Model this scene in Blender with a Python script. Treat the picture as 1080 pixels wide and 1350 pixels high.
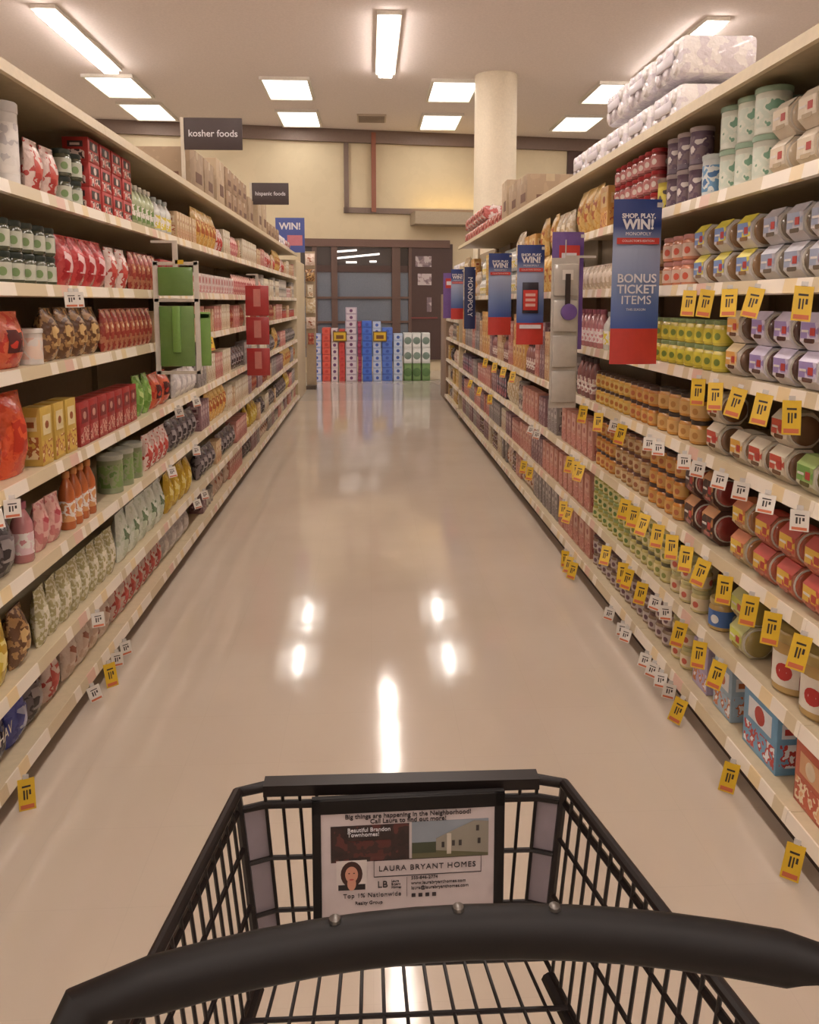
import bpy, bmesh, math, random
from mathutils import Vector, Matrix
random.seed(11)
for o in list(bpy.data.objects): bpy.data.objects.remove(o)
S = bpy.context.scene
COL = S.collection

# ---------------------------------------------------------------- camera, world, exposure
F_PX, VPX, VPY, PCY = 1040.0, 487.0, 398.0, 528.0
cam_d = bpy.data.cameras.new('camera'); cam = bpy.data.objects.new('camera', cam_d); COL.objects.link(cam)
cam_d.sensor_width = 36; cam_d.sensor_fit = 'AUTO'; cam_d.lens = F_PX / 1350 * 36
cam_d.shift_y = -(675 - PCY) / 1350
cam_d.clip_start = .02; cam_d.clip_end = 100
th = math.atan((PCY - VPY) / F_PX); psi = math.atan((540 - VPX) / F_PX * math.cos(th))
fwd = Vector((math.sin(psi) * math.cos(th), math.cos(psi) * math.cos(th), -math.sin(th)))
cam.location = (0, 0, 1.5)
cam.rotation_euler = fwd.to_track_quat('-Z', 'Y').to_euler()
S.camera = cam
W = bpy.data.worlds.new('world'); S.world = W; W.use_nodes = True
W.node_tree.nodes['Background'].inputs[0].default_value = (.9, .8, .7, 1)
W.node_tree.nodes['Background'].inputs[1].default_value = .15
S.view_settings.view_transform = 'Standard'; S.view_settings.look = 'None'
S.view_settings.gamma = 1; S.view_settings.use_curve_mapping = False
S.view_settings.exposure = 0.47
LIGHT_LINEAR, LIGHT_PANEL, LIGHT_COVE = 22.0, 1.8, 4.0
PANEL_CORE = 22.0

# ---------------------------------------------------------------- helpers
def lin(c):
    return tuple(((v / 255) / 12.92 if v / 255 <= .04045 else ((v / 255 + .055) / 1.055) ** 2.4) for v in c)
MATS = {}
def mat(col, rough=.5, metal=0, spec=.5, emit=0, coat=0, trans=0, alpha=1):
    k = ('p', tuple(col), rough, metal, spec, emit, coat, trans, alpha)
    if k in MATS: return MATS[k]
    m = bpy.data.materials.new('plain'); m.use_nodes = True
    b = m.node_tree.nodes['Principled BSDF']; c = lin(col) + (1,)
    # a little worn variation of the surface itself
    nt = m.node_tree
    if not emit:
        tc = nt.nodes.new('ShaderNodeTexCoord'); nz = nt.nodes.new('ShaderNodeTexNoise'); nz.inputs['Scale'].default_value = 35
        mx = nt.nodes.new('ShaderNodeMixRGB'); mx.inputs[1].default_value = c
        mx.inputs[2].default_value = tuple(min(1, v * .8) for v in c[:3]) + (1,)
        nt.links.new(tc.outputs['Object'], nz.inputs['Vector']); nt.links.new(nz.outputs['Fac'], mx.inputs[0]); nt.links.new(mx.outputs[0], b.inputs['Base Color'])
    else: b.inputs['Base Color'].default_value = c
    b.inputs['Roughness'].default_value = rough; b.inputs['Metallic'].default_value = metal
    b.inputs['Specular IOR Level'].default_value = spec; b.inputs['Coat Weight'].default_value = coat
    b.inputs['Transmission Weight'].default_value = trans; b.inputs['Alpha'].default_value = alpha
    if emit: b.inputs['Emission Color'].default_value = c; b.inputs['Emission Strength'].default_value = emit
    MATS[k] = m; return m
def pmat(cols, scale=30, rough=.4, stretch=(1, 1, 1), bump=0, kind='cell', coat=0):
    """printed packaging: cells or blotches of the given colours"""
    k = ('g', tuple(cols), scale, rough, stretch, bump, kind, coat)
    if k in MATS: return MATS[k]
    m = bpy.data.materials.new('printed'); m.use_nodes = True; nt = m.node_tree; b = nt.nodes['Principled BSDF']
    tc = nt.nodes.new('ShaderNodeTexCoord'); mp = nt.nodes.new('ShaderNodeMapping'); mp.inputs['Scale'].default_value = stretch
    nt.links.new(tc.outputs['Object'], mp.inputs['Vector'])
    if kind == 'cell':
        t = nt.nodes.new('ShaderNodeTexVoronoi'); t.inputs['Scale'].default_value = scale
        sp = nt.nodes.new('ShaderNodeSeparateColor'); nt.links.new(t.outputs['Color'], sp.inputs[0]); fac = sp.outputs[0]
    else:
        t = nt.nodes.new('ShaderNodeTexNoise'); t.inputs['Scale'].default_value = scale; t.inputs['Detail'].default_value = 2
        mr = nt.nodes.new('ShaderNodeMapRange'); mr.inputs[1].default_value = .3; mr.inputs[2].default_value = .7
        nt.links.new(t.outputs['Fac'], mr.inputs[0]); fac = mr.outputs[0]
    nt.links.new(mp.outputs[0], t.inputs['Vector'])
    cr = nt.nodes.new('ShaderNodeValToRGB'); cr.color_ramp.interpolation = 'CONSTANT'
    n = len(cols); e = cr.color_ramp.elements
    pos = [0] + [.45 + .55 * i / (n - 1) * .85 if n > 1 else 0 for i in range(n - 1)]
    e[0].position = 0; e[0].color = lin(cols[0]) + (1,)
    e[1].position = pos[1] if n > 1 else 1; e[1].color = lin(cols[min(1, n - 1)]) + (1,)
    for i in range(2, n):
        q = e.new(pos[i]); q.color = lin(cols[i]) + (1,)
    nt.links.new(fac, cr.inputs[0]); nt.links.new(cr.outputs[0], b.inputs['Base Color'])
    b.inputs['Roughness'].default_value = rough; b.inputs['Coat Weight'].default_value = coat
    if bump:
        bn = nt.nodes.new('ShaderNodeTexNoise'); bn.inputs['Scale'].default_value = 45; bp = nt.nodes.new('ShaderNodeBump')
        bp.inputs['Strength'].default_value = bump; bp.inputs['Distance'].default_value = .01
        nt.links.new(tc.outputs['Object'], bn.inputs['Vector']); nt.links.new(bn.outputs['Fac'], bp.inputs['Height']); nt.links.new(bp.outputs[0], b.inputs['Normal'])
    MATS[k] = m; return m

class MB:
    """collects shapes with materials, builds one mesh"""
    def __init__(s): s.bm = bmesh.new(); s.mats = []
    def mi(s, m):
        if m not in s.mats: s.mats.append(m)
        return s.mats.index(m)
    def _f(s, vs, m, smooth=False):
        try: f = s.bm.faces.new(vs)
        except ValueError: return None
        f.material_index = s.mi(m); f.smooth = smooth; return f
    def box(s, x0, x1, y0, y1, z0, z1, m, bev=0):
        if x1 < x0: x0, x1 = x1, x0
        if y1 < y0: y0, y1 = y1, y0
        if z1 < z0: z0, z1 = z1, z0
        v = [s.bm.verts.new(p) for p in ((x0, y0, z0), (x1, y0, z0), (x1, y1, z0), (x0, y1, z0), (x0, y0, z1), (x1, y0, z1), (x1, y1, z1), (x0, y1, z1))]
        fs = [s._f([v[i] for i in q], m) for q in ((3, 2, 1, 0), (4, 5, 6, 7), (0, 1, 5, 4), (1, 2, 6, 5), (2, 3, 7, 6), (3, 0, 4, 7))]
        if bev:
            es = list({e for f in fs for e in f.edges}); n = s.mi(m)
            r = bmesh.ops.bevel(s.bm, geom=es, offset=bev, segments=2, affect='EDGES', profile=.5)
            for f in r['faces']: f.material_index = n
        return s
    def quad(s, pts, m): s._f([s.bm.verts.new(p) for p in pts], m); return s
    def lathe(s, prof, m, c=(0, 0, 0), seg=18, axis='Z', a0=0, a1=2 * math.pi, cap=True):
        rings = []; full = abs(a1 - a0 - 2 * math.pi) < 1e-6; n = seg if full else seg + 1
        for r, z in prof:
            ring = []
            for i in range(n):
                a = a0 + (a1 - a0) * i / seg
                p = (r * math.cos(a), r * math.sin(a), z)
                if axis == 'Y': p = (p[0], z, p[1])
                if axis == 'X': p = (z, p[0], p[1])
                ring.append(s.bm.verts.new((p[0] + c[0], p[1] + c[1], p[2] + c[2])))
            rings.append(ring)
        for a, b in zip(rings, rings[1:]):
            for i in range(seg):
                j = (i + 1) % n
                s._f([a[i], a[j], b[j], b[i]], m, True)
        if full and cap:
            s._f(rings[0][::-1], m); s._f(rings[-1], m)
        return s
    def prism(s, pts, a0, a1, m, axis='Y', mside=None):
        def P(u, v, a): return {'Y': (u, a, v), 'X': (a, u, v), 'Z': (u, v, a)}[axis]
        A = [s.bm.verts.new(P(u, v, a0)) for u, v in pts]; B = [s.bm.verts.new(P(u, v, a1)) for u, v in pts]
        s._f(A[::-1], m); s._f(B, m); n = len(pts)
        for i in range(n):
            j = (i + 1) % n; s._f([A[i], A[j], B[j], B[i]], mside or m)
        return s
    def tube(s, pts, r, m, seg=8):
        pts = [Vector(p) for p in pts]; rings = []
        for i, p in enumerate(pts):
            d = (pts[min(i + 1, len(pts) - 1)] - pts[max(i - 1, 0)]).normalized()
            q = Vector((0, 0, 1)) if abs(d.z) < .9 else Vector((1, 0, 0))
            a = d.cross(q).normalized(); b = d.cross(a)
            rings.append([s.bm.verts.new(p + a * (r * math.cos(t)) + b * (r * math.sin(t))) for t in [2 * math.pi * k / seg for k in range(seg)]])
        for a, b in zip(rings, rings[1:]):
            for i in range(seg): s._f([a[i], a[(i + 1) % seg], b[(i + 1) % seg], b[i]], m, True)
        s._f(rings[0][::-1], m); s._f(rings[-1], m); return s
    def cyl_disc(s, r, ac, zc, rad, m):
        c = s.bm.verts.new((r * math.cos(ac), r * math.sin(ac), zc)); v = []
        for t in range(14):
            q = t * math.pi / 7; a = ac + rad * math.cos(q) / r; v.append(s.bm.verts.new((r * math.cos(a), r * math.sin(a), zc + rad * math.sin(q))))
        for i in range(14): s._f([c, v[i], v[(i + 1) % 14]], m, True)
        return s
    def pillow(s, w, d, h, m, crimp=.012, nu=9, nv=10, off=0, ur=(0, 1), vr=(0, 1), seed=0, sides=(1, -1), lump=.0):
        """bag standing upright: width along y, depth along x"""
        rnd = random.Random(seed); L = {}
        for sd in sides:
            g = []
            for j in range(nv + 1):
                v = vr[0] + (vr[1] - vr[0]) * j / nv; row = []
                for i in range(nu + 1):
                    u = ur[0] + (ur[1] - ur[0]) * i / nu
                    t = max(0, math.sin(math.pi * u)) ** .55
                    vv = (v * h - crimp) / (h - 2 * crimp) if crimp else v
                    e = max(0, math.sin(math.pi * min(1, max(0, (vv * .86 + .12))))) ** .6 if vv < 1 else 0
                    if vv <= .02: e *= .9
                    k = math.sin(17 * u + 5 * v + seed) * math.sin(13 * v + seed * 2) * lump
                    x = sd * (d / 2 * t * e * (1 + k) + .0012 + off)
                    row.append(s.bm.verts.new((x, (u - .5) * w * (1 - .05 * e), v * h)))
                g.append(row)
            for j in range(nv):
                for i in range(nu):
                    q = [g[j][i], g[j][i + 1], g[j + 1][i + 1], g[j + 1][i]]
                    s._f(q if sd > 0 else q[::-1], m, True)
            L[sd] = g
        if len(sides) == 2:
            A, B = L[1], L[-1]
            for j in range(nv):
                for i in (0, nu): s._f([A[j][i], A[j + 1][i], B[j + 1][i], B[j][i]], m)
            for i in range(nu):
                for j in (0, nv): s._f([A[j][i], A[j][i + 1], B[j][i + 1], B[j][i]], m)
        return s
    def mesh(s, name, angle=35):
        me = bpy.data.meshes.new(name); bmesh.ops.recalc_face_normals(s.bm, faces=s.bm.faces)
        s.bm.to_mesh(me); s.bm.free()
        for m in s.mats: me.materials.append(m)
        try: me.set_sharp_from_angle(angle=math.radians(angle))
        except Exception: pass
        return me
    def obj(s, name, parent=None, loc=None, rot=None):
        o = bpy.data.objects.new(name, s.mesh(name)); COL.objects.link(o)
        if parent: o.parent = parent
        if loc: o.location = loc
        if rot: o.rotation_euler = rot
        return o

LABELS = {}
def tag(o, label, cat, group=None):
    n = len(label.replace(',', ' ').split())
    if n < 4 or n > 16: print('LABEL LENGTH', n, label)
    if label in LABELS and not group: print('DUP LABEL', label)
    LABELS[label] = 1
    o['label'] = label; o['category'] = cat
    if group: o['group'] = group
    return o
def thing(name, label, cat, loc=(0, 0, 0), rz=0, group=None):
    o = bpy.data.objects.new(name, None); COL.objects.link(o); o.empty_display_size = .05
    o.location = loc; o.rotation_euler = (0, 0, rz); return tag(o, label, cat, group)
def struct(o): o['kind'] = 'structure'; return o
ORD = ['nearest', 'second', 'third', 'fourth', 'fifth', 'sixth', 'seventh', 'eighth', 'ninth', 'tenth', 'eleventh', 'twelfth']
def nth(i):
    if i < 12: return ORD[i]
    k = i + 1; return '%d%s' % (k, 'th' if 10 < k % 100 < 20 else {1: 'st', 2: 'nd', 3: 'rd'}.get(k % 10, 'th'))
def text_mesh(body, size, m, extrude=.0004, align='CENTER', bold=0, shear=0, spacing=1.0):
    c = bpy.data.curves.new('t', 'FONT'); c.body = body; c.size = size; c.extrude = extrude; c.align_x = align; c.align_y = 'CENTER'
    c.offset = 0 if 'M' in body else bold; c.shear = shear; c.space_character = spacing; c.resolution_u = 3
    o = bpy.data.objects.new('t', c); COL.objects.link(o); dg = bpy.context.evaluated_depsgraph_get()
    me = bpy.data.meshes.new_from_object(o.evaluated_get(dg)); bpy.data.objects.remove(o); bpy.data.curves.remove(c)
    me.materials.clear(); me.materials.append(m); return me
def add_text(name, body, size, m, parent, loc, rot=(math.pi / 2, 0, 0), **k):
    o = bpy.data.objects.new(name, text_mesh(body, size, m, **k)); COL.objects.link(o)
    o.parent = parent; o.location = loc; o.rotation_euler = rot; return o
CAMR = fwd.to_track_quat('-Z', 'Y').to_matrix()
def ray(px, py): return CAMR @ Vector(((px - 540) / F_PX, -(py - PCY) / F_PX, -1))
def YR(px, X=1.15, z=1.0): return F_PX * X / (px - VPX) - (1.5 - z) * math.sin(th)
def at(px, py, Y):
    d = ray(px, py); return Vector((0, 0, 1.5)) + d * (Y / d.y)
def atz(px, py, z):
    d = ray(px, py); return Vector((0, 0, 1.5)) + d * ((z - 1.5) / d.z)

# ---------------------------------------------------------------- the room
CEIL = 5.05; WROT = math.radians(8); WD = 17.1
def floor_mat(c1, c2, rough):
    m = bpy.data.materials.new('polished floor'); m.use_nodes = True; nt = m.node_tree; b = nt.nodes['Principled BSDF']
    tc = nt.nodes.new('ShaderNodeTexCoord'); n1 = nt.nodes.new('ShaderNodeTexNoise'); n1.inputs['Scale'].default_value = 1.3; n1.inputs['Detail'].default_value = 6
    cr = nt.nodes.new('ShaderNodeValToRGB'); cr.color_ramp.elements[0].position = .3; cr.color_ramp.elements[1].position = .7
    cr.color_ramp.elements[0].color = lin(c1) + (1,); cr.color_ramp.elements[1].color = lin(c2) + (1,)
    nt.links.new(tc.outputs['Object'], n1.inputs['Vector']); nt.links.new(n1.outputs['Fac'], cr.inputs[0])
    br = nt.nodes.new('ShaderNodeTexBrick'); br.offset = 0; br.inputs['Scale'].default_value = 1; br.inputs['Brick Width'].default_value = .305; br.inputs['Row Height'].default_value = .305
    br.inputs['Mortar Size'].default_value = .0012; br.inputs['Color1'].default_value = (1, 1, 1, 1); br.inputs['Color2'].default_value = (.985, .985, .985, 1); br.inputs['Mortar'].default_value = (.95, .95, .95, 1)
    nt.links.new(tc.outputs['Object'], br.inputs['Vector'])
    mx = nt.nodes.new('ShaderNodeMixRGB'); mx.blend_type = 'MULTIPLY'; mx.inputs[0].default_value = 1
    nt.links.new(cr.outputs[0], mx.inputs[1]); nt.links.new(br.outputs[0], mx.inputs[2]); nt.links.new(mx.outputs[0], b.inputs['Base Color'])
    n2 = nt.nodes.new('ShaderNodeTexNoise'); n2.inputs['Scale'].default_value = 4; bp = nt.nodes.new('ShaderNodeBump'); bp.inputs['Strength'].default_value = .08; bp.inputs['Distance'].default_value = .01
    nt.links.new(tc.outputs['Object'], n2.inputs['Vector']); nt.links.new(n2.outputs['Fac'], bp.inputs['Height']); nt.links.new(bp.outputs[0], b.inputs['Normal'])
    b.inputs['Roughness'].default_value = rough; b.inputs['Specular IOR Level'].default_value = .55
    return m
FL1 = floor_mat((198, 184, 167), (206, 193, 177), .085); FL2 = floor_mat((184, 174, 162), (192, 183, 172), .085)
m = MB(); m.box(-12, 15, -7, 12.0, -.1, 0, FL1); struct(m.obj('floor'))
m = MB(); m.box(-12, 15, 12.0, 20, -.1, 0, FL2); o = struct(m.obj('floor_cross_aisle'))
CE = mat((236, 226, 222), .9)
m = MB(); m.box(-12, 15, -7, 20, CEIL, CEIL + .1, CE); struct(m.obj('ceiling'))
WALL = pmat([(206, 190, 158), (208, 192, 160)], 3, .85, kind='noise'); WALN = mat((226, 218, 210), .85); TR = mat((128, 108, 96), .6); DK = mat((78, 56, 50), .5)
def WX(px, py):
    d = ray(px, py); t = d.x / d.y; Y = WD / (1 - math.tan(WROT) * t); return t * Y / math.cos(WROT), 1.5 + d.z / d.y * Y
def wallbox(mb, x0, y0, x1, y1, d0, d1, mm):
    u0, z1 = WX(x0, y0); u1, _ = WX(x1, y0); uu, z0 = WX((x0 + x1) / 2, y1); _, z1 = WX((x0 + x1) / 2, y0)
    mb.box(u0, u1, -d1, -d0, z0, z1, mm)
def wl(mb, name, parent=None):
    if parent: return mb.obj(name, parent)
    return mb.obj(name, None, (0, WD, 0), (0, 0, WROT))
m = MB(); m.box(-12.5, 15.2, 0, .2, 0, CEIL, WALL); struct(wl(m, 'wall_back'))
m = MB(); m.box(-12.2, -12, -7, 22, 0, CEIL, WALN); struct(m.obj('wall_left'))
m = MB(); m.box(15, 15.2, -7, 23, 0, CEIL, WALN); struct(m.obj('wall_right'))
m = MB(); m.box(-12.2, 15.2, -7.2, -7, 0, CEIL, WALN); struct(m.obj('wall_rear'))
m = MB(); m.box(-12, 15, -.1, 0, CEIL - .26, CEIL - .002, TR); struct(wl(m, 'trim_1'))           # crown band
# framed cream panel high on the wall
m = MB(); wallbox(m, 453, 186, 459, 281, 0, .06, TR); wallbox(m, 453, 277, 760, 284, 0, .06, TR); wallbox(m, 748, 190, 768, 284, 0, .06, DK)
struct(wl(m, 'trim_2'))
m = MB(); wallbox(m, 488.5, 176, 494.5, 280, .07, .12, mat((150, 92, 70), .5)); o = wl(m, 'hanging_pole'); tag(o, 'slim red-brown vertical pole in front of framed cream wall panel', 'pole')
# ledge with cove light
m = MB(); wallbox(m, 541, 283, 640, 299, 0, .55, mat((176, 160, 136), .7)); struct(wl(m, 'trim_3'))
m = MB(); u0, z = WX(545, 280); u1, _ = WX(636, 280); m.box(u0, u1, -.35, -.2, z - .05, z - .02, mat((255, 214, 120), .5, emit=LIGHT_COVE))
o = wl(m, 'cove_light'); tag(o, 'warm glowing cove light lying on the ledge below framed panel', 'light')
# glazed screen of the office below
GL = mat((120, 128, 140), .15, spec=.8, coat=.3); GLD = mat((74, 66, 64), .1, spec=.8)
m = MB(); wallbox(m, 396, 316, 592, 326, 0, .1, mat((112, 84, 72), .5)); wallbox(m, 396, 350, 541, 359, 0, .05, DK)
for a, b in ((411, 417), (436, 444), (516, 527), (538, 542)): wallbox(m, a, 322, b, 476, 0, .08, mat((104, 80, 70), .5))
for yy in (391, 423, 455): wallbox(m, 396, yy, 541, yy + 3, 0, .07, mat((104, 80, 70), .5))
W1 = struct(wl(m, 'window_1'))
m = MB(); wallbox(m, 396, 326, 541, 350, .005, .02, GLD); m.obj('dark_pane', W1)
m = MB(); wallbox(m, 396, 359, 541, 470, .005, .02, GL); m.obj('frosted_pane', W1)
m = MB(); wallbox(m, 542, 322, 596, 474, 0, .07, DK); wallbox(m, 541, 418, 576, 420, .07, .09, mat((120, 60, 56), .5)); D1 = struct(wl(m, 'door_1'))
for k, (a, b, c, d, t) in enumerate(((547, 338, 568, 352, 'grey notice sheet, upper one on the dark brown door'), (550, 361, 568, 376, 'pale notice sheet, lower one on the dark brown door'), (562, 392, 568, 411, 'narrow white notice beside the dark door edge'))):
    m = MB(); wallbox(m, a, b, c, d, .071, .075, pmat([(190, 178, 176), (150, 130, 132), (120, 104, 108)], 9, .6, kind='noise'))
    tag(wl(m, 'notice'), t, 'notice')
# reflections of light fixtures in the dark panes, imitated by glowing tubes
for (a, b, c, d, t) in ((443, 332, 470, 330, 'short white glowing streak imitating a reflected light in the upper dark pane'), (440, 341, 500, 335, 'long slanting white streak imitating a reflected light in the upper dark pane'), (456, 346, 470, 346, 'small white glow imitating a reflected light low in the dark pane, left one'), (487, 345, 496, 345, 'small white glow imitating a reflected light low in the dark pane, right one')):
    m = MB(); u0, z0 = WX(a, b); u1, z1 = WX(c, d)
    m.tube([(u0, -.05, z0), (u1, -.05, z1)], .02, mat((235, 230, 225), .4, emit=1.2)); tag(wl(m, 'pane_reflection'), t, 'light')
# column
m = MB(); CM = mat((226, 214, 190), .6)
m.lathe([(.37, 0), (.37, .12), (.34, .14), (.335, CEIL - .004)], CM, (2.03, 12.95, 0), 40); struct(m.obj('trim_4'))
# ceiling lights
EM = mat((255, 250, 244), .5, emit=LIGHT_PANEL); EMC = mat((255, 250, 244), .5, emit=PANEL_CORE); EML = mat((255, 241, 232), .5, emit=LIGHT_LINEAR); FRM = mat((230, 224, 212), .5)
k = 0
for Y, r in ((16.1, 'far'), (13.8, 'middle')):
    for X, s in ((-4.1, 'leftmost'), (-1.33, 'left'), (1.42, 'right'), (4.15, 'far right')):
        wy = Y - (.15 if X < -1 and Y > 16 else 0)
        if wy + .8 > WD + X * math.tan(WROT): wy = WD + X * math.tan(WROT) - 1.0
        t = thing('ceiling_light', 'bright square ceiling light panel, %s one in the %s row' % (s, r), 'light', (X, wy, CEIL))
        a = MB(); a.box(-.40, .40, -.66, -.62, -.05, 0, FRM); a.box(-.40, .40, .62, .66, -.05, 0, FRM); a.box(-.40, -.36, -.62, .62, -.05, 0, FRM); a.box(.36, .40, -.62, .62, -.05, 0, FRM); a.obj('frame', t)
        a = MB(); a.box(-.36, .36, -.62, .62, -.03, -.01, EM); a.obj('diffuser', t)
        a = MB(); a.box(-.06, .06, -.4, .4, -.038, -.031, EMC); a.obj('lamp_core', t)
for X, s in ((.27, 'above the aisle centre'), (-3.9, 'added as fill above next aisle left'), (4.4, 'added as fill above next aisle right'), (-8.0, 'added as fill above the far left aisle'), (8.5, 'added as fill above the far right aisle')):  # all rows but the aisle centre are unseen lamps added for fill
    for j, Y in enumerate((11.5, 7.6, 3.7, -.2, -4.1)):
        t = thing('linear_light', 'long narrow ceiling light %s, %s from far end' % (s, ('first', 'second', 'third', 'fourth', 'fifth')[j]), 'light', (X, Y, CEIL))
        a = MB(); a.box(-.15, .15, -1.3, 1.3, -.05, 0, FRM); a.obj('housing', t)
        a = MB(); a.box(-.10, .10, -1.27, 1.27, -.10, -.05, EML); a.obj('diffuser', t)
p = at(490, 156, 15.9)
m = MB(); m.box(-.28, .28, -.3, .3, -.03, 0, mat((205, 190, 172), .6))
for i in range(7): m.box(-.25, .25, -.27 + i * .08, -.24 + i * .08, -.045, -.03, mat((160, 146, 132), .6))
tag(m.obj('ceiling_vent', None, (p.x, 15.9, CEIL)), 'slatted beige air vent in ceiling between two light panels', 'vent')

# ---------------------------------------------------------------- gondola shelving
BE = mat((206, 190, 158), .45); BEd = mat((150, 134, 110), .6); KICK = mat((72, 54, 42), .6)
def rail_mat():
    m = bpy.data.materials.new('price rail'); m.use_nodes = True; nt = m.node_tree; b = nt.nodes['Principled BSDF']
    tc = nt.nodes.new('ShaderNodeTexCoord'); sx = nt.nodes.new('ShaderNodeSeparateXYZ'); nt.links.new(tc.outputs['Object'], sx.inputs[0])
    cb = nt.nodes.new('ShaderNodeCombineXYZ'); mm = nt.nodes.new('ShaderNodeMath'); mm.operation = 'MULTIPLY'; mm.inputs[1].default_value = 17
    nt.links.new(sx.outputs[1], mm.inputs[0]); nt.links.new(mm.outputs[0], cb.inputs[0])
    wn = nt.nodes.new('ShaderNodeTexVoronoi'); wn.voronoi_dimensions = '1D'; wn.inputs['Scale'].default_value = 1; nt.links.new(mm.outputs[0], wn.inputs['W'])
    sp = nt.nodes.new('ShaderNodeSeparateColor'); nt.links.new(wn.outputs['Color'], sp.inputs[0])
    cr = nt.nodes.new('ShaderNodeValToRGB'); cr.color_ramp.interpolation = 'CONSTANT'; e = cr.color_ramp.elements
    e[0].color = lin((204, 188, 156)) + (1,); e[1].position = .45; e[1].color = lin((232, 222, 206)) + (1,)
    q = e.new(.8); q.color = lin((214, 178, 160)) + (1,); q = e.new(.9); q.color = lin((226, 204, 160)) + (1,)
    nt.links.new(sp.outputs[0], cr.inputs[0]); nt.links.new(cr.outputs[0], b.inputs['Base Color']); b.inputs['Roughness'].default_value = .3
    return m
RAIL = rail_mat()
RZ = dict(G=.12, F=.37, E=.66, D=.98, C=1.26, B=1.56, A=1.86, T=2.19)
LZ = dict(G=.11, F=.335, E=.655, D=.945, C=1.29, B=1.555, A=1.86, T=2.20)
XR, XL = 1.15, -1.08; DEP = .46
_sh = {}
def unit(side, y0, y1, keys, label):
    sg = 1 if side == 'R' else -1; X = XR if side == 'R' else XL; Z = RZ if side == 'R' else LZ; w = y1 - y0 - .002
    t = thing('shelving_unit', label, 'shelving', (X, (y0 + y1) / 2, 0))
    k = (side, round(w, 3))
    def ms(nm, f):
        kk = (nm,) + k
        if kk not in _sh: _sh[kk] = f()
        return _sh[kk]
    def put(nm, me, par=t, loc=(0, 0, 0)):
        o = bpy.data.objects.new(nm, me); COL.objects.link(o); o.parent = par; o.location = loc; return o
    h = w / 2
    put('back_panel', ms('bp', lambda: MB().box(sg * (DEP + .03), sg * (DEP + .06), -h, h, .1, 2.19, BEd).mesh('back_panel')))
    put('base', ms('base', lambda: MB().box(sg * .03, sg * (DEP + .06), -h, h, 0, Z['G'] - .02, KICK).mesh('base')))
    for s in (-1, 1): put('upright', ms('up%d' % s, lambda: MB().box(sg * (DEP), sg * (DEP + .03), s * h - s * .03, s * h, .1, 2.3, BEd).mesh('upright')))
    for kk in keys:
        d0 = -.02 if kk in 'GT' else 0
        sh = put('canopy_shelf' if kk == 'T' else 'shelf', ms('s' + kk, lambda: MB().box(sg * (d0 + .006), sg * (DEP + .03), -h, h, -.022, 0, BE).mesh('shelf')), loc=(0, 0, Z[kk]))
        put('price_rail', ms('r' + kk, lambda: MB().prism([(sg * (d0 - .006), -.036), (sg * (d0 + .006), -.040), (sg * (d0 + .006), .004), (sg * (d0 + .001), .004)], -h, h, RAIL if kk != 'T' else BE).mesh('price_rail')), par=sh)
    return t
LSEC = [.9 + 1.22 * i for i in range(10)]
for i in range(9):
    unit('L', LSEC[i], LSEC[i + 1], 'GFEDCBAT', 'beige metal shelving section on left side, %s from the camera' % nth(i))
RSEC = [.72, 1.94, 3.16, 4.38, 5.6, 6.82, 8.04, 9.1, 10.1]
for i in range(8):
    unit('R', RSEC[i], RSEC[i + 1], 'GFEDCBAT' if i < 3 else 'GFEDBT', 'beige metal shelving section on right side, %s from the camera' % nth(i))
unit('R', 10.16, 11.8, 'GFEDCBA', 'shorter beige shelving section on right side beyond the divider panel')
m = MB(); m.box(XR - .0, XR + .44, 10.105, 10.155, 0, 1.95, BE, .004); tag(m.obj('divider_panel'), 'upright beige divider panel at far end of right shelving', 'panel')
m = MB(); m.box(XL - .55, XL - .0, 11.9, 13.4, 0, 2.12, BE, .004); tag(m.obj('end_cabinet'), 'beige end panel block closing the far end of left shelving', 'cabinet')
m = MB(); m.box(XR + .0, XR + .40, 11.85, 12.7, 0, 1.62, mat((150, 126, 104), .5), .004); tag(m.obj('end_cabinet'), 'brownish end panel block closing the far end of right shelving', 'cabinet')

# ---------------------------------------------------------------- product kinds (front faces -x, width along y)
PROTO = {}
_mat, _pmat = mat, pmat
def mute(c, k=.86):
    g = .3 * c[0] + .55 * c[1] + .15 * c[2]; return tuple(int(g + (v - g) * k) for v in c)
WHT = (226, 218, 210)
def reg(key, name, cat, desc, w, d, h, parts):
    """parts: list of (part name, builder fn(MB)) ; also keeps one merged mesh for far copies"""
    ms = []
    for pn, fn in parts:
        b = MB(); fn(b); ms.append((pn, b.mesh(pn)))
    b = MB()
    for pn, fn in parts: fn(b)
    PROTO[key] = dict(name=name, cat=cat, desc=desc, w=w, d=d, h=h, parts=ms, merged=b.mesh(name))
def jar(key, desc, r, h, content, lid, label, emb=None, name='baby_food_jar', lr=.9):
    C = mat(content, .12, spec=.7, coat=.4); L = mat(lid, .3); B = mat(label, .45); E = mat(emb or (196, 108, 62), .5)
    a = math.asin(.45)
    def body(b): b.lathe([(r * .86, 0), (r, h * .05), (r, h * .70), (r * .88, h * .80), (r * .84, h * .84)], C)
    def ld(b): b.lathe([(r * lr, h * .82), (r * (lr + .03), h * .84), (r * (lr + .03), h * .97), (r * (lr - .04), h)], L)
    def lb(b):
        b.lathe([(r * 1.012, h * .14), (r * 1.012, h * .66)], B, cap=False)
        for q in (math.pi + .55, math.pi - .9, math.pi + 2.2): b.cyl_disc(r * 1.03, q, h * .38, h * .14, E)
    reg(key, name, 'jar', desc, 2.06 * r, 2.06 * r, h, [('jar', body), ('lid', ld), ('label', lb)])
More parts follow.
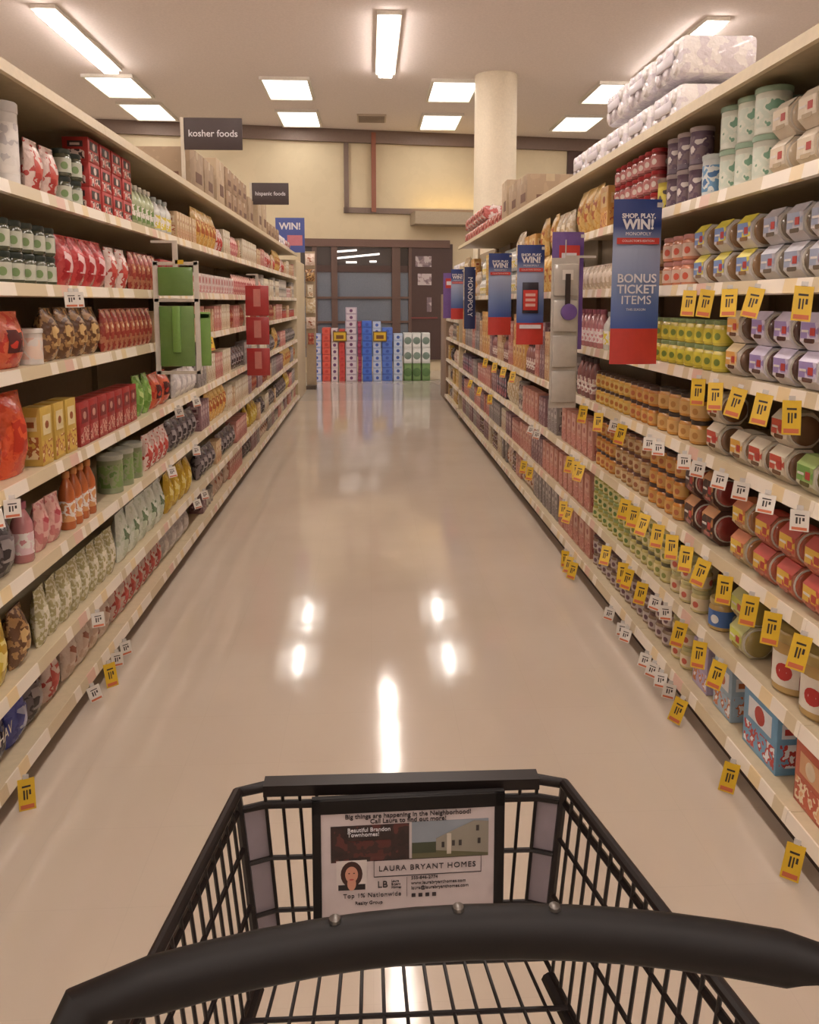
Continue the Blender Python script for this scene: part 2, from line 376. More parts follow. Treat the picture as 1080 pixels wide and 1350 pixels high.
def cup_pack(key, desc, sleeve, panel, stripe, cup, w=.125, d=.1, h=.105):
    SL = mat(sleeve, .4); PN = pmat([panel, stripe, sleeve], 38, .4); ST = mat(stripe, .35); CU = mat(cup, .12, spec=.7, coat=.5); RM = mat((214, 206, 192), .25, spec=.6)
    def oct_(e=0, c=.026):
        x0, x1, z0, z1 = -d / 2 - e, d / 2 + e, .002 - e * (0 if e <= 0 else 0), h + e - .002
        return [(x0, z0 + c), (x0 + c, z0), (x1 - c, z0), (x1, z0 + c), (x1, z1 - c), (x1 - c, z1), (x0 + c, z1), (x0, z1 - c)]
    hy = w / 2 - .018
    def sl(b): b.prism(oct_(), -hy, hy, SL)
    def lb(b):
        x0 = -d / 2 - .0015; c = .026
        b.quad([(x0, -hy * .92, h * .34), (x0, hy * .92, h * .34), (x0, hy * .92, h - c), (x0, -hy * .92, h - c)], PN)
        o = .0015; b.quad([(x0, -hy, h - c), (x0, hy, h - c), (x0 + c, hy, h - .001 + o), (x0 + c, -hy, h - .001 + o)], ST)
        b.quad([(x0 + c, -hy, h + o - .001), (x0 + c, hy, h + o - .001), (d / 2 - c, hy, h + o - .001), (d / 2 - c, -hy, h + o - .001)], ST)
        b.box(x0 - .0012, x0, -hy * .6, -hy * .1, h * .42, h * .62, mat((198, 60, 52), .4)); b.box(x0 - .0012, x0, hy * .1, hy * .8, h * .50, h * .56, mat(WHT, .4))
    def win(b):
        x0 = -d / 2 - .0012
        b.prism([(hy * .55 * math.cos(t * math.pi / 9), h * .27 + .002 + h * .13 * max(-.5, math.sin(t * math.pi / 9))) for t in range(18)], x0, x0 + .001, CU, axis='X')
    def cupf(s):
        def f(b):
            r = min(d, h) * .44
            b.lathe([(r, s * hy), (r + .004, s * (hy + .001)), (r + .004, s * (hy + .004)), (r, s * (hy + .005))], RM, (0, 0, h / 2), 20, axis='Y')
            b.lathe([(r, s * (hy + .004)), (r * .96, s * (hy + .012)), (r * .8, s * (hy + .017)), (r * .3, s * (hy + .018))], CU, (0, 0, h / 2), 20, axis='Y')
        return f
    reg(key, 'fruit_cup_pack', 'pack', desc, w, d, h, [('sleeve', sl), ('label', lb), ('window', win), ('cup', cupf(-1)), ('cup', cupf(1))])
def can(key, desc, r, h, body, lid, label, name='tin_can', emb=(70, 90, 150), cat='can'):
    B = mat(body, .35); L = mat(lid, .35); P = pmat([label, body, emb], 24, .4, kind='noise'); 
    def bo(b): b.lathe([(r, 0), (r * 1.02, .003), (r * .99, .007), (r * .99, h * .86), (r, h * .87)], B)
    def li(b): b.lathe([(r * 1.03, h * .87), (r * 1.05, h * .88), (r * 1.05, h * .985), (r * .98, h), (r * .9, h)], L)
    def la(b): b.lathe([(r * 1.005, h * .15), (r * 1.005, h * .75)], P, cap=False)
    reg(key, name, cat, desc, 2.1 * r, 2.1 * r, h, [('can', bo), ('lid', li), ('label', la)])
def carton(key, desc, w, d, h, body, panel, accent, name='carton', cat='box', art=True):
    B = mat(body, .4); P = mat(panel, .4); A = mat(accent, .4); G = pmat([body, accent, panel], 32, .45, kind='noise')
    def bo(b): b.box(-d / 2, d / 2, -w / 2, w / 2, 0, h, B, .0015)
    def la(b):
        x = -d / 2
        b.box(x - .0008, x, -w * .45, w * .45, h * .06, h * .42, G)
        b.box(x - .0012, x, -w * .34, w * .34, h * .52, h * .86, P)
        b.lathe([(min(w, h) * .16, 0), (min(w, h) * .15, -.0018)], A, (x - .0004, 0, h * .69), 14, axis='X')
        for s in (-1, 1):
            y = s * w / 2
            b.box(-d * .35, d * .35, y, y + s * .0008, h * .12, h * .5, G); b.box(-d * .3, d * .3, y, y + s * .001, h * .6, h * .84, P)
            b.box(-d * .18, d * .2, y, y + s * .0014, h * .66, h * .76, A)
    def fl(b): b.box(-d * .46, d * .46, -w * .03, w * .03, h, h + .0006, P); b.box(-d * .46, d * .46, -w * .45, -w * .43, h, h + .0006, A)
    reg(key, name, cat, desc, w + .003, d + .003, h, [('box', bo), ('label', la), ('flap_seam', fl)])
def bag(key, desc, w, d, h, body, c2, c3, name='snack_bag', sc=26, lump=.08, seed=1, rough=.25, cat='bag'):
    B = pmat([body, c2], sc, rough, kind='noise', bump=.5, coat=.3); P = pmat([c3, c2, body], sc * 1.3, rough, kind='cell'); K = mat(c2, .3)
    def bo(b): b.pillow(w, d, h, B, seed=seed, lump=lump)
    def la(b):
        for s in (-1,): b.pillow(w, d, h, P, off=.0015, ur=(.2, .8), vr=(.28, .68), seed=seed, sides=(s,), lump=lump, nu=6, nv=4)
    def se(b): b.box(-.003, .003, -w * .48, w * .48, h * .955, h, K)
    reg(key, name, cat, desc, w, d, h, [('bag', bo), ('label', la), ('seal', se)])
def bottle(key, desc, r, h, body, cap, label, name='juice_bottle', cat='bottle'):
    B = mat(body, .15, spec=.6, coat=.3); C = mat(cap, .35); P = pmat([label, WHT, body], 30, .4, kind='noise')
    def bo(b): b.lathe([(r * .9, 0), (r, h * .03), (r, h * .58), (r * .93, h * .66), (r * .55, h * .8), (r * .38, h * .86), (r * .38, h * .9)], B)
    def ca(b): b.lathe([(r * .46, h * .88), (r * .48, h * .89), (r * .47, h * .99), (r * .42, h)], C)
    def la(b): b.lathe([(r * 1.01, h * .14), (r * 1.01, h * .5)], P, cap=False)
    reg(key, name, cat, desc, 2.03 * r, 2.03 * r, h, [('bottle', bo), ('cap', ca), ('label', la)])
def candle(key, desc, r, h, glass, wax):
    def bo(b): b.lathe([(r * .9, 0), (r, h * .04), (r, h), (r * .93, h), (r * .93, h * .9)], mat(glass, .12, coat=.5, spec=.6), cap=False)
    def wa(b): b.lathe([(r * .92, .004), (r * .92, h * .9), (r * .1, h * .9), (r * .05, h * .95)], mat(wax, .6))
    def la(b): b.lathe([(r * 1.01, h * .2), (r * 1.01, h * .75)], pmat([wax, WHT, glass], 40, .5, kind='noise'), seg=10, a0=math.pi - 1, a1=math.pi + 1.6, cap=False)
    reg(key, 'candle_jar', 'candle', desc, 2.02 * r, 2.02 * r, h, [('glass', bo), ('wax', wa), ('label', la)])
def wrapped(key, desc, w, d, h, body, c2, name='wrapped_pack'):
    """film-wrapped soft multipack with bulging rolls showing through"""
    B = pmat([body, c2], 18, .25, kind='noise', bump=.8, coat=.4)
    def bo(b):
        b.box(-d / 2, d / 2, -w / 2, w / 2, 0, h, B, min(w, h, d) * .16)
        for j in range(3):
            for i in range(2): b.lathe([(h * .2, -.012), (h * .17, -.02), (h * .06, -.024)], B, (-d / 2 + .012, (j - 1) * w * .3, h * (.27 + .46 * i)), 14, axis='X')
    def la(b): b.box(-d / 2 - .016, -d / 2 - .006, -w * .28, w * .28, h * .36, h * .64, mat(c2, .3), .004)
    def ha(b): b.tube([(0, -w * .2, h - .004), (0, -w * .1, h + .022), (0, w * .1, h + .022), (0, w * .2, h - .004)], .005, mat(body, .3))
    reg(key, name, 'pack', desc, w, d + .05, h + .028, [('pack', bo), ('label', la), ('carry_strap', ha)])
def shipper(key, desc, w, d, h, c=(176, 148, 116)):
    def bo(b): b.box(-d / 2, d / 2, -w / 2, w / 2, 0, h, pmat([c, tuple(int(v * .95) for v in c)], 8, .75, kind='noise'), .003)
    def tp(b): b.box(-d / 2 - .001, d / 2 + .001, -.025, .025, h - .001, h + .001, mat((190, 168, 132), .3)); b.box(-d / 2 - .001, -d / 2, -.025, .025, h * .8, h, mat((190, 168, 132), .3)); b.box(-d * .02 - .03, .03, -w / 2 - .001, -w / 2, h * .8, h, mat((190, 168, 132), .3))
    def pr1(b): b.box(-d * .3, d * .1, -w / 2 - .0015, -w / 2, h * .3, h * .42, mat((120, 84, 66), .7))
    def pr2(b): b.box(-d * .3, d * .2, w / 2, w / 2 + .0015, h * .3, h * .42, mat((120, 84, 66), .7))
    def pr(b):
        b.box(-d / 2 - .0015, -d / 2, -w * .35, w * .1, h * .25, h * .5, mat((120, 84, 66), .7))
    reg(key, 'cardboard_box', 'box', desc, w + .004, d + .004, h + .001, [('box', bo), ('tape', tp), ('print', pr), ('print', pr1), ('print', pr2)])

mat = lambda c, *a, **k: _mat(mute(c), *a, **k)      # packaging inks are a little muted
pmat = lambda cs, *a, **k: _pmat([mute(c) for c in cs], *a, **k)
# jars
jar('j_org', 'orange puree jar', .034, .082, (214, 136, 52), (86, 62, 52), (222, 168, 84))
jar('j_yel', 'golden puree jar', .034, .082, (220, 168, 62), (90, 66, 48), (226, 190, 96), (198, 120, 50))
jar('j_orgbig', 'large amber puree jar', .042, .088, (212, 148, 62), (70, 58, 50), (224, 176, 100), (190, 130, 60))
jar('j_tan', 'tan puree jar', .034, .082, (186, 140, 84), (120, 74, 58), (212, 180, 130), (160, 96, 60))
jar('j_pale', 'pale yellow puree jar', .034, .080, (206, 190, 112), (104, 100, 66), (222, 210, 146), (140, 150, 70))
jar('j_lime', 'lime green puree jar', .034, .080, (178, 172, 80), (150, 170, 96), (216, 208, 140), (96, 130, 60))
jar('j_pear', 'cream apple puree jar', .036, .084, (208, 190, 126), (196, 188, 128), (226, 208, 168), (206, 92, 70))
jar('j_mauve', 'mauve-label puree jar', .033, .078, (160, 136, 112), (112, 78, 74), (198, 182, 176), (120, 86, 96))
jar('j_greenlid', 'green-lidded yellow jar', .036, .088, (208, 190, 60), (138, 160, 104), (222, 206, 52), (120, 140, 50))
jar('j_pink', 'pink-lidded fruit jar', .040, .095, (214, 132, 92), (206, 140, 132), (226, 190, 166), (222, 90, 60))
jar('j_redlid', 'red-lidded jar', .036, .09, (150, 60, 56), (190, 40, 46), (206, 120, 116), (236, 220, 210))
jar('j_dark', 'dark green jar', .036, .10, (70, 74, 50), (52, 62, 56), (196, 198, 178), (120, 150, 90))
jar('j_sauce', 'large apple sauce jar', .062, .185, (196, 158, 92), (186, 158, 84), (232, 222, 206), (196, 44, 40), name='sauce_jar', lr=.92)
jar('j_blue', 'blue-label gold-lidded jar', .045, .11, (196, 160, 84), (196, 170, 100), (70, 116, 190), (228, 226, 222), name='sauce_jar')
# cup packs
cup_pack('p_blue', 'yellow-topped blue cup pack', (222, 216, 214), (116, 146, 200), (222, 206, 62), (150, 112, 72))
cup_pack('p_grey', 'grey cup pack', (206, 202, 204), (150, 160, 186), (186, 182, 190), (120, 106, 90))
cup_pack('p_cream', 'cream cup pack with red edge', (228, 214, 190), (220, 204, 178), (226, 212, 190), (200, 180, 150))
cup_pack('p_purp', 'white and lilac cup pack', (226, 220, 226), (150, 130, 190), (206, 196, 220), (92, 56, 50))
cup_pack('p_orgp', 'orange-panel cup pack', (226, 214, 204), (222, 160, 70), (222, 196, 150), (110, 76, 56))
cup_pack('p_tan', 'white cup pack with red flash', (222, 208, 184), (200, 74, 52), (212, 200, 176), (120, 84, 56))
cup_pack('p_tan2', 'white cup pack with amber flash', (222, 208, 184), (216, 160, 52), (212, 200, 176), (120, 84, 56))
cup_pack('p_green', 'green-panel cup pack', (214, 210, 180), (110, 160, 70), (150, 180, 96), (110, 100, 50))
cup_pack('p_brown', 'dark brown striped cup pack', (96, 62, 50), (70, 46, 42), (196, 130, 70), (150, 52, 44), h=.125)
cup_pack('p_red', 'red cup pack with yellow strip', (206, 120, 92), (224, 176, 56), (196, 66, 52), (176, 76, 44))
cup_pack('p_yell', 'yellow-strip cup pack', (214, 190, 140), (226, 186, 60), (200, 110, 60), (170, 110, 60))
cup_pack('p_lime', 'lime-panel cup pack', (212, 204, 160), (200, 204, 70), (186, 186, 110), (160, 140, 70))
# cans / canisters
can('c_white', 'white canister with green lid', .052, .14, (214, 220, 204), (150, 184, 156), (200, 212, 196), 'formula_canister', (110, 160, 130))
can('c_bw', 'blue and white canister', .044, .15, (206, 214, 214), (196, 206, 206), (96, 150, 196), 'formula_canister', (60, 110, 170))
can('c_dark', 'dark purple can', .042, .135, (96, 72, 92), (176, 160, 160), (120, 96, 104), emb=(210, 200, 196))
can('c_yel', 'yellow-label can', .046, .135, (206, 186, 60), (150, 130, 120), (214, 196, 70), emb=(80, 66, 60))
can('c_tin', 'grey patterned tin can', .037, .11, (170, 160, 150), (150, 146, 140), (200, 190, 176), emb=(110, 90, 90))
can('c_redtin', 'red-label tin can', .037, .11, (176, 60, 56), (160, 150, 140), (190, 70, 62), emb=(226, 210, 190))
can('c_greentin', 'green-label tin can', .037, .11, (96, 120, 76), (160, 150, 140), (130, 150, 100), emb=(226, 210, 190))
can('c_cup', 'white glass cup', .045, .12, (214, 206, 198), (220, 214, 206), (226, 200, 180), 'glass_cup', (210, 170, 150), 'cup')
can('c_roll', 'tall white canister', .045, .26, (216, 210, 204), (206, 200, 196), (222, 216, 210), 'tall_canister', (186, 180, 180))
can('c_tub', 'clear tub of green sweets', .055, .17, (140, 150, 110), (186, 190, 176), (120, 150, 80), 'sweet_tub', (96, 130, 60), 'tub')
# cartons
carton('b_blue', 'blue cracker box with orange art', .20, .07, .19, (110, 166, 206), (232, 236, 240), (206, 60, 54), 'cracker_box')
carton('b_lblue', 'pale blue cracker box', .13, .07, .18, (158, 186, 208), (232, 232, 232), (206, 110, 60), 'cracker_box')
carton('b_lilac', 'lilac snack box', .12, .07, .17, (180, 166, 200), (226, 220, 228), (210, 120, 60), 'snack_box')
carton('b_org', 'orange-red snack box', .16, .07, .18, (206, 92, 62), (228, 170, 120), (236, 214, 180), 'snack_box')
carton('b_pink', 'salmon pink tall box', .10, .08, .2, (206, 138, 118), (222, 172, 152), (176, 86, 82), 'cereal_box')
carton('b_grey', 'grey tall box', .08, .08, .2, (150, 140, 136), (196, 186, 182), (96, 76, 86), 'cereal_box')
carton('b_purp', 'dark purple tall box', .09, .09, .2, (70, 48, 66), (176, 168, 182), (200, 80, 90), 'cereal_box')
carton('b_mauve', 'mauve packet', .06, .09, .19, (150, 110, 116), (198, 170, 170), (112, 66, 76), 'slim_carton')
carton('b_orange', 'orange cereal box', .12, .08, .21, (216, 158, 74), (230, 196, 130), (176, 80, 50), 'cereal_box')
carton('b_redbox', 'red candle box', .10, .09, .17, (176, 46, 44), (140, 34, 36), (206, 150, 130), 'candle_box')
carton('b_red2', 'red and black stacked box', .13, .1, .095, (196, 50, 46), (60, 44, 46), (226, 200, 190), 'food_box')
carton('b_tan', 'tan packet', .055, .08, .16, (206, 170, 126), (226, 204, 166), (176, 96, 60), 'slim_carton')
carton('b_cream', 'cream packet', .06, .09, .19, (220, 206, 176), (232, 224, 206), (176, 130, 90), 'packet_box')
carton('b_rose', 'rose packet', .06, .09, .18, (206, 132, 118), (228, 190, 176), (170, 70, 66), 'food_packet')
carton('b_yel', 'yellow packet box', .09, .07, .2, (210, 170, 66), (232, 210, 150), (170, 90, 40), 'packet_box')
carton('b_white', 'white and rose pack', .1, .12, .13, (222, 206, 200), (206, 150, 146), (190, 90, 90), 'packet_box')
# bags
bag('g_org', 'bright orange bag', .16, .1, .27, (220, 66, 34), (232, 84, 40), (196, 50, 30), seed=2)
bag('g_red', 'shiny red bag', .12, .08, .19, (176, 36, 44), (200, 60, 60), (226, 180, 180), seed=3)
bag('g_redbig', 'red and orange bag', .17, .1, .18, (206, 56, 40), (222, 96, 60), (90, 40, 40), seed=4)
bag('g_tan', 'tan pretzel bag', .11, .09, .19, (176, 130, 76), (110, 72, 46), (206, 166, 104), sc=40, seed=5)
bag('g_tan2', 'brown and red packet', .07, .05, .18, (186, 110, 76), (160, 60, 48), (216, 180, 140), seed=6)
bag('g_yel', 'yellow snack bag', .13, .08, .22, (210, 178, 40), (190, 150, 30), (226, 206, 110), seed=7)
bag('g_gw', 'pale green bag', .14, .08, .22, (186, 196, 170), (206, 212, 196), (96, 120, 84), seed=8)
bag('g_leaf', 'cream leaf-print bag', .09, .06, .20, (206, 200, 170), (170, 160, 110), (222, 214, 190), sc=60, seed=9)
bag('g_navy', 'navy blue bag', .16, .09, .18, (40, 36, 70), (52, 60, 120), (30, 28, 60), seed=10)
bag('g_blue', 'royal blue bag', .12, .08, .17, (58, 66, 150), (76, 84, 170), (160, 166, 200), seed=11)
bag('g_pale', 'pale flesh-tone bag', .11, .07, .18, (206, 176, 156), (222, 200, 184), (160, 90, 66), seed=12)
bag('g_rw', 'red and white bag', .10, .07, .18, (190, 62, 56), (220, 190, 180), (206, 80, 70), sc=34, seed=13)
bag('g_amber', 'amber snack bag', .13, .09, .25, (216, 160, 70), (226, 186, 104), (180, 96, 50), seed=14)
bag('g_creamb', 'cream snack bag', .12, .08, .24, (214, 200, 170), (196, 170, 130), (226, 210, 180), seed=15)
bag('g_green', 'bright green bag', .09, .07, .2, (104, 150, 56), (130, 176, 80), (180, 206, 120), seed=16)
bag('g_dark', 'black and grey bag', .12, .09, .18, (62, 54, 56), (110, 100, 104), (150, 140, 140), seed=17)
bag('g_white', 'white shiny bag', .13, .08, .16, (220, 214, 210), (196, 190, 190), (206, 196, 196), seed=18)
bag('g_beige', 'beige puree pouch', .075, .05, .13, (196, 176, 150), (222, 206, 186), (150, 110, 86), name='puree_pouch', seed=19, cat='pouch')
bag('g_pinkp', 'pink sweet bag', .09, .06, .17, (206, 120, 120), (226, 170, 160), (186, 70, 80), seed=20)
# bottles, candles, bulk
bottle('o_org', 'tall orange bottle', .03, .22, (206, 104, 50), (214, 130, 60), (216, 150, 90))
bottle('o_pink', 'pink-capped pink bottle', .035, .2, (206, 130, 134), (176, 90, 110), (226, 190, 196))
bottle('o_white', 'white bottle with yellow label', .04, .19, (214, 214, 206), (170, 180, 176), (216, 196, 60))
bottle('o_dark', 'dark syrup bottle', .032, .21, (66, 50, 54), (110, 60, 60), (150, 110, 110))
bottle('o_mauve', 'mauve drink bottle', .034, .22, (150, 96, 96), (86, 62, 66), (206, 160, 150))
bottle('o_green', 'green-label clear bottle', .034, .2, (176, 184, 140), (210, 206, 190), (110, 140, 70))
candle('k_red', 'red glass candle', .036, .2, (150, 30, 34), (176, 44, 44))
candle('k_white', 'white glass candle', .034, .2, (206, 200, 190), (226, 218, 204))
wrapped('w_white', 'white film-wrapped roll pack', .30, .3, .15, (240, 236, 238), (224, 217, 226))
wrapped('w_small', 'small white and red wrapped pack', .2, .22, .14, (214, 196, 190), (190, 90, 84))
shipper('s_a', 'brown cardboard box', .36, .36, .26, (172, 146, 116)); shipper('s_b', 'tall pale cardboard box', .3, .34, .34, (188, 164, 132)); shipper('s_c', 'small tan cardboard box', .24, .3, .17, (164, 134, 104))

mat, pmat = _mat, _pmat
# ---------------------------------------------------------------- stocking the shelves
SHN = dict(G='bottom shelf', F='second shelf', E='third shelf', D='fourth shelf', C='fifth shelf', B='sixth shelf', A='seventh shelf', T='top ledge')
KEYS = 'GFEDCBAT'
CNT = {}; NOBJ = [0]; KINDN = {}
pend = []
def place(key, side, shelf, x, y, z, layer, row, nlay, nrow, rz, tilt=0, sz=1):
    pend.append((y, key, side, shelf, x, z, layer, row, nlay, nrow, rz, tilt, sz))
def gapof(side, shelf, y):
    Z = RZ if side == 'R' else LZ
    if shelf == 'T': return 9
    ks = KEYS
    if side == 'R' and 4.38 < y < 10.12: ks = 'GFEDBT'
    if side == 'R' and y > 10.12: ks = 'GFEDCBA'
    i = ks.index(shelf)
    return (Z[ks[i + 1]] - Z[shelf] - .045) if i + 1 < len(ks) else .34
def run(side, shelf, key, y0, y1, layers=1, rows=1, jit=.004, rj=.03, gap=.004, miss=0.0, inset=.012, fill=False):
    P = PROTO[key]; Z = RZ if side == 'R' else LZ; X = XR if side == 'R' else XL; sg = 1 if side == 'R' else -1
    g = gapof(side, shelf, (y0 + y1) / 2); w, d, h = P['w'], P['d'], P['h']
    sz = 1
    if h > g: sz = g / h * .98
    lay = max(1, min(layers, int(g / (h * sz + .001))))
    n = max(1, int((y1 - y0 + gap + .004) / (w + gap))); st = (y1 - y0) / n
    sec = LSEC if side == 'L' else RSEC
    for i in range(n):
        yc = y0 + st * (i + .5)
        top = lay
        if miss and random.random() < miss: top = max(1, lay - 1)
        if miss and lay == 1 and random.random() < miss * .5: continue
        if side == 'L' and shelf == 'T' and (abs(yc - 5) < w / 2 + .05 or abs(yc - 8) < w / 2 + .05 or abs(yc - 11.6) < w / 2 + .03): continue
        for r in range(rows):
            for l in range(top):
                if l and r and random.random() < .3: continue
                xc = X + sg * (inset + d / 2 + r * (d + .006) + .012) + random.uniform(0, jit) * sg
                a = random.uniform(-rj, rj) * (3.2 if key[:2] == 'g_' else 1)
                if w + gap * 2 > st * 1.02: a *= .3
                place(key, side, shelf, xc, yc, Z[shelf] + .0008 + l * (h * sz + .0006), l, r, lay, rows, a + (math.pi if side == 'L' else 0), 0, sz)
def fillrun(side, shelf, y0, y1, keys, lay=2, per=(2, 5), rows=1):
    y = y0
    while y < y1 - .06:
        k = random.choice(keys); n = random.randint(*per); L = min(y1 - y, n * (PROTO[k]['w'] + .006))
        if L >= PROTO[k]['w']: run(side, shelf, k, y, y + L, lay, rows, miss=.12, gap=.004)
        y += L + random.choice((.01, .01, .03))
def flush():
    pend.sort(key=lambda t: (t[0], t[6]))
    for (y, key, side, shelf, x, z, layer, row, nlay, nrow, rz, tilt, sz) in pend:
        # wholly outside the picture: leave out
        dx = (abs(x) - .12) * F_PX / max(.1, y + PROTO[key]['w'] / 2)
        P = PROTO[key]
        if (side == 'R' and dx > 1080 - VPX) or (side == 'L' and dx > VPX):     # beyond the picture's edge: seen only after a step to the side
            pn_ = '%s-hand %s' % ('right' if side == 'R' else 'left', SHN[shelf])
            t = bpy.data.objects.new(P['name'], P['merged']); COL.objects.link(t); t.location = (x, y, z); t.rotation_euler = (0, 0, rz); t.scale = (1, 1, sz)
            tag(t, '%s toward near end of %s' % (P['desc'], pn_), P['cat'], '%ss at the near end of the %s' % (P['desc'], pn_)); continue
        ck = (side, shelf, P['desc'], layer, row, nlay > 1, nrow > 1); i = CNT.get(ck, 0); CNT[ck] = i + 1
        place_n = '%s-hand %s' % ('right' if side == 'R' else 'left', SHN[shelf])
        pos = []
        if nlay > 1: pos.append(['bottom', 'second', 'third', 'fourth'][layer] + ' layer')
        if nrow > 1: pos.append(['front', 'second', 'back'][row] + ' row')
        lab = '%s %s from camera%s, %s' % (nth(i), P['desc'], (', ' + ' '.join(pos)) if pos else ', single-stacked' if False else '', place_n)
        grp = '%ss on the %s' % (P['desc'], place_n)
        if y < 6.0:
            t = thing(P['name'], lab, P['cat'], (x, y, z), rz, None); t['group'] = grp
            for pn, me in P['parts']:
                c = bpy.data.objects.new(pn, me); COL.objects.link(c); c.parent = t
        else:
            t = bpy.data.objects.new(P['name'], P['merged']); COL.objects.link(t); t.location = (x, y, z); t.rotation_euler = (0, 0, rz); tag(t, lab, P['cat']); t['group'] = grp
        if key == 'g_navy' and i == 0:
            x_ = bpy.data.objects.new('lettering', text_mesh('HAV', .05, mat(WHT, .4))); COL.objects.link(x_); x_.parent = t; x_.location = (-.052, -.01, .1); x_.rotation_euler = (math.pi / 2, 0, -math.pi / 2)
        t.scale = (1, 1, sz); KINDN[P['name']] = KINDN.get(P['name'], 0) + 1; NOBJ[0] += 1

R = lambda s, a, b: (YR(b, 1.2, RZ[s] + .1), YR(a, 1.2, RZ[s] + .1))      # span along the right shelf front
Lf = lambda s, a, b: (YR(2 * VPX - a, 1.12, LZ[s] + .1), YR(2 * VPX - b, 1.12, LZ[s] + .1))
def rr(shelf, key, a, b, layers=1, rows=1, **k): y0, y1 = R(shelf, a, b); run('R', shelf, key, y0 + .004, y1 - .004, layers, rows, **k)
def ll(shelf, key, a, b, layers=1, rows=1, **k): y0, y1 = Lf(shelf, a, b); run('L', shelf, key, y0 + .004, y1 - .004, layers, rows, **k)
# right, top ledge
rr('T', 'w_white', 800, 905, 2, 1); rr('T', 'w_white', 757, 798, 1, 1)
run('R', 'T', 's_a', 6.0, 6.75); run('R', 'T', 's_b', 6.8, 7.12); run('R', 'T', 'w_small', 7.2, 8.3, 1); run('R', 'T', 'w_small', 8.35, 9.9, 2)
# right, seventh shelf
rr('A', 'p_cream', 1030, 1450, 2, 1); rr('A', 'c_white', 955, 1028, 2, 2); rr('A', 'c_bw', 932, 953, 2); rr('A', 'c_dark', 884, 931, 2); rr('A', 'c_yel', 876, 883, 1)
rr('A', 'j_redlid', 815, 874, 3); rr('A', 'b_orange', 796, 813, 1); rr('A', 'g_amber', 764, 795, 1)
# right, sixth
rr('B', 'p_grey', 1018, 1450, 2); rr('B', 'p_blue', 922, 1016, 2, 1, miss=.15); rr('B', 'j_pink', 880, 920, 2, 1); rr('B', 'j_tan', 815, 878, 2); rr('B', 'g_beige', 766, 813, 2)
# right, fifth
rr('C', 'p_purp', 1000, 1450, 2); rr('C', 'p_orgp', 965, 998, 2); rr('C', 'j_greenlid', 868, 963, 3, 1); rr('C', 'o_white', 800, 866, 1); rr('C', 'o_pink', 766, 798, 1)
# right, fourth
rr('D', 'p_green', 1064, 1450, 1); rr('D', 'p_tan', 1000, 1062, 2, miss=.3); rr('D', 'p_tan2', 976, 999, 1); rr('D', 'p_tan', 934, 975, 2, miss=.2)
rr('D', 'j_orgbig', 872, 932, 2, 1); rr('D', 'j_org', 836, 870, 3, 1); rr('D', 'j_yel', 790, 835, 3, 1)
rr('D', 'o_mauve', 764, 788, 1)
# right, third
rr('E', 'p_red', 1004, 1450, 2); rr('E', 'p_yell', 974, 1002, 2); rr('E', 'p_brown', 908, 960, 2); rr('E', 'j_org', 860, 906, 3, 2); rr('E', 'j_tan', 815, 858, 3, 2); rr('E', 'j_org', 790, 814, 3, 1)
rr('E', 'b_pink', 745, 788, 1)
# right, second
rr('F', 'j_sauce', 1020, 1450, 1, 1, gap=.01); rr('F', 'p_lime', 968, 1004, 2); rr('F', 'j_blue', 935, 962, 1, 1); rr('F', 'j_pear', 888, 932, 2, 2); rr('F', 'j_pale', 835, 886, 3, 2); rr('F', 'j_lime', 785, 834, 3, 2)
rr('F', 'b_pink', 740, 783, 1)
# right, bottom
rr('G', 'b_org', 1062, 1450); rr('G', 'b_blue', 978, 1060, 1, 1); rr('G', 'b_lblue', 952, 976, 1, 1); rr('G', 'b_lilac', 918, 950, 1, 1); rr('G', 'j_pear', 890, 916, 2, 1)
rr('G', 'j_mauve', 785, 888, 2, 2); rr('G', 'b_pink', 740, 783, 1)
# right, far sections
RF = {'G': ['b_grey', 'b_mauve', 'b_pink', 'j_mauve', 'b_cream', 'g_pale'], 'F': ['b_purp', 'b_grey', 'b_mauve', 'b_rose', 'b_pink', 'b_cream'], 'E': ['b_grey', 'b_mauve', 'g_creamb', 'c_tin', 'b_rose', 'b_pink', 'b_purp'],
      'D': ['o_mauve', 'b_grey', 'b_mauve', 'b_rose', 'b_tan', 'b_orange'], 'B': ['g_amber', 'g_creamb', 'b_orange', 'g_beige', 'b_yel', 'o_white'], 'D2': []}
for sh, keys in RF.items():
    if not keys: continue
    ys = R(sh, 0, {'B': 764, 'D': 762}.get(sh, 740))[0] + .02
    fillrun('R', sh, ys, 10.02, keys, 2)
run('R', 'A', 'w_white', 10.25, 11.2); fillrun('R', 'B', 10.2, 11.75, ['b_cream', 'g_white', 'c_cup'], 2)
for sh in 'GFEDC': fillrun('R', sh, 10.2, 11.75, ['b_cream', 'g_pale', 'b_yel', 'c_tin', 'g_dark'], 2)
# left, top ledge
run('L', 'T', 's_a', 5.12, 5.9); run('L', 'T', 's_b', 5.95, 6.3); run('L', 'T', 's_c', 6.35, 7.4, 2); run('L', 'T', 's_a', 7.45, 7.86); run('L', 'T', 's_b', 8.1, 8.8); run('L', 'T', 's_c', 8.85, 10.0); run('L', 'T', 'w_white', 10.1, 10.8); run('L', 'T', 'w_small', 10.9, 11.5)
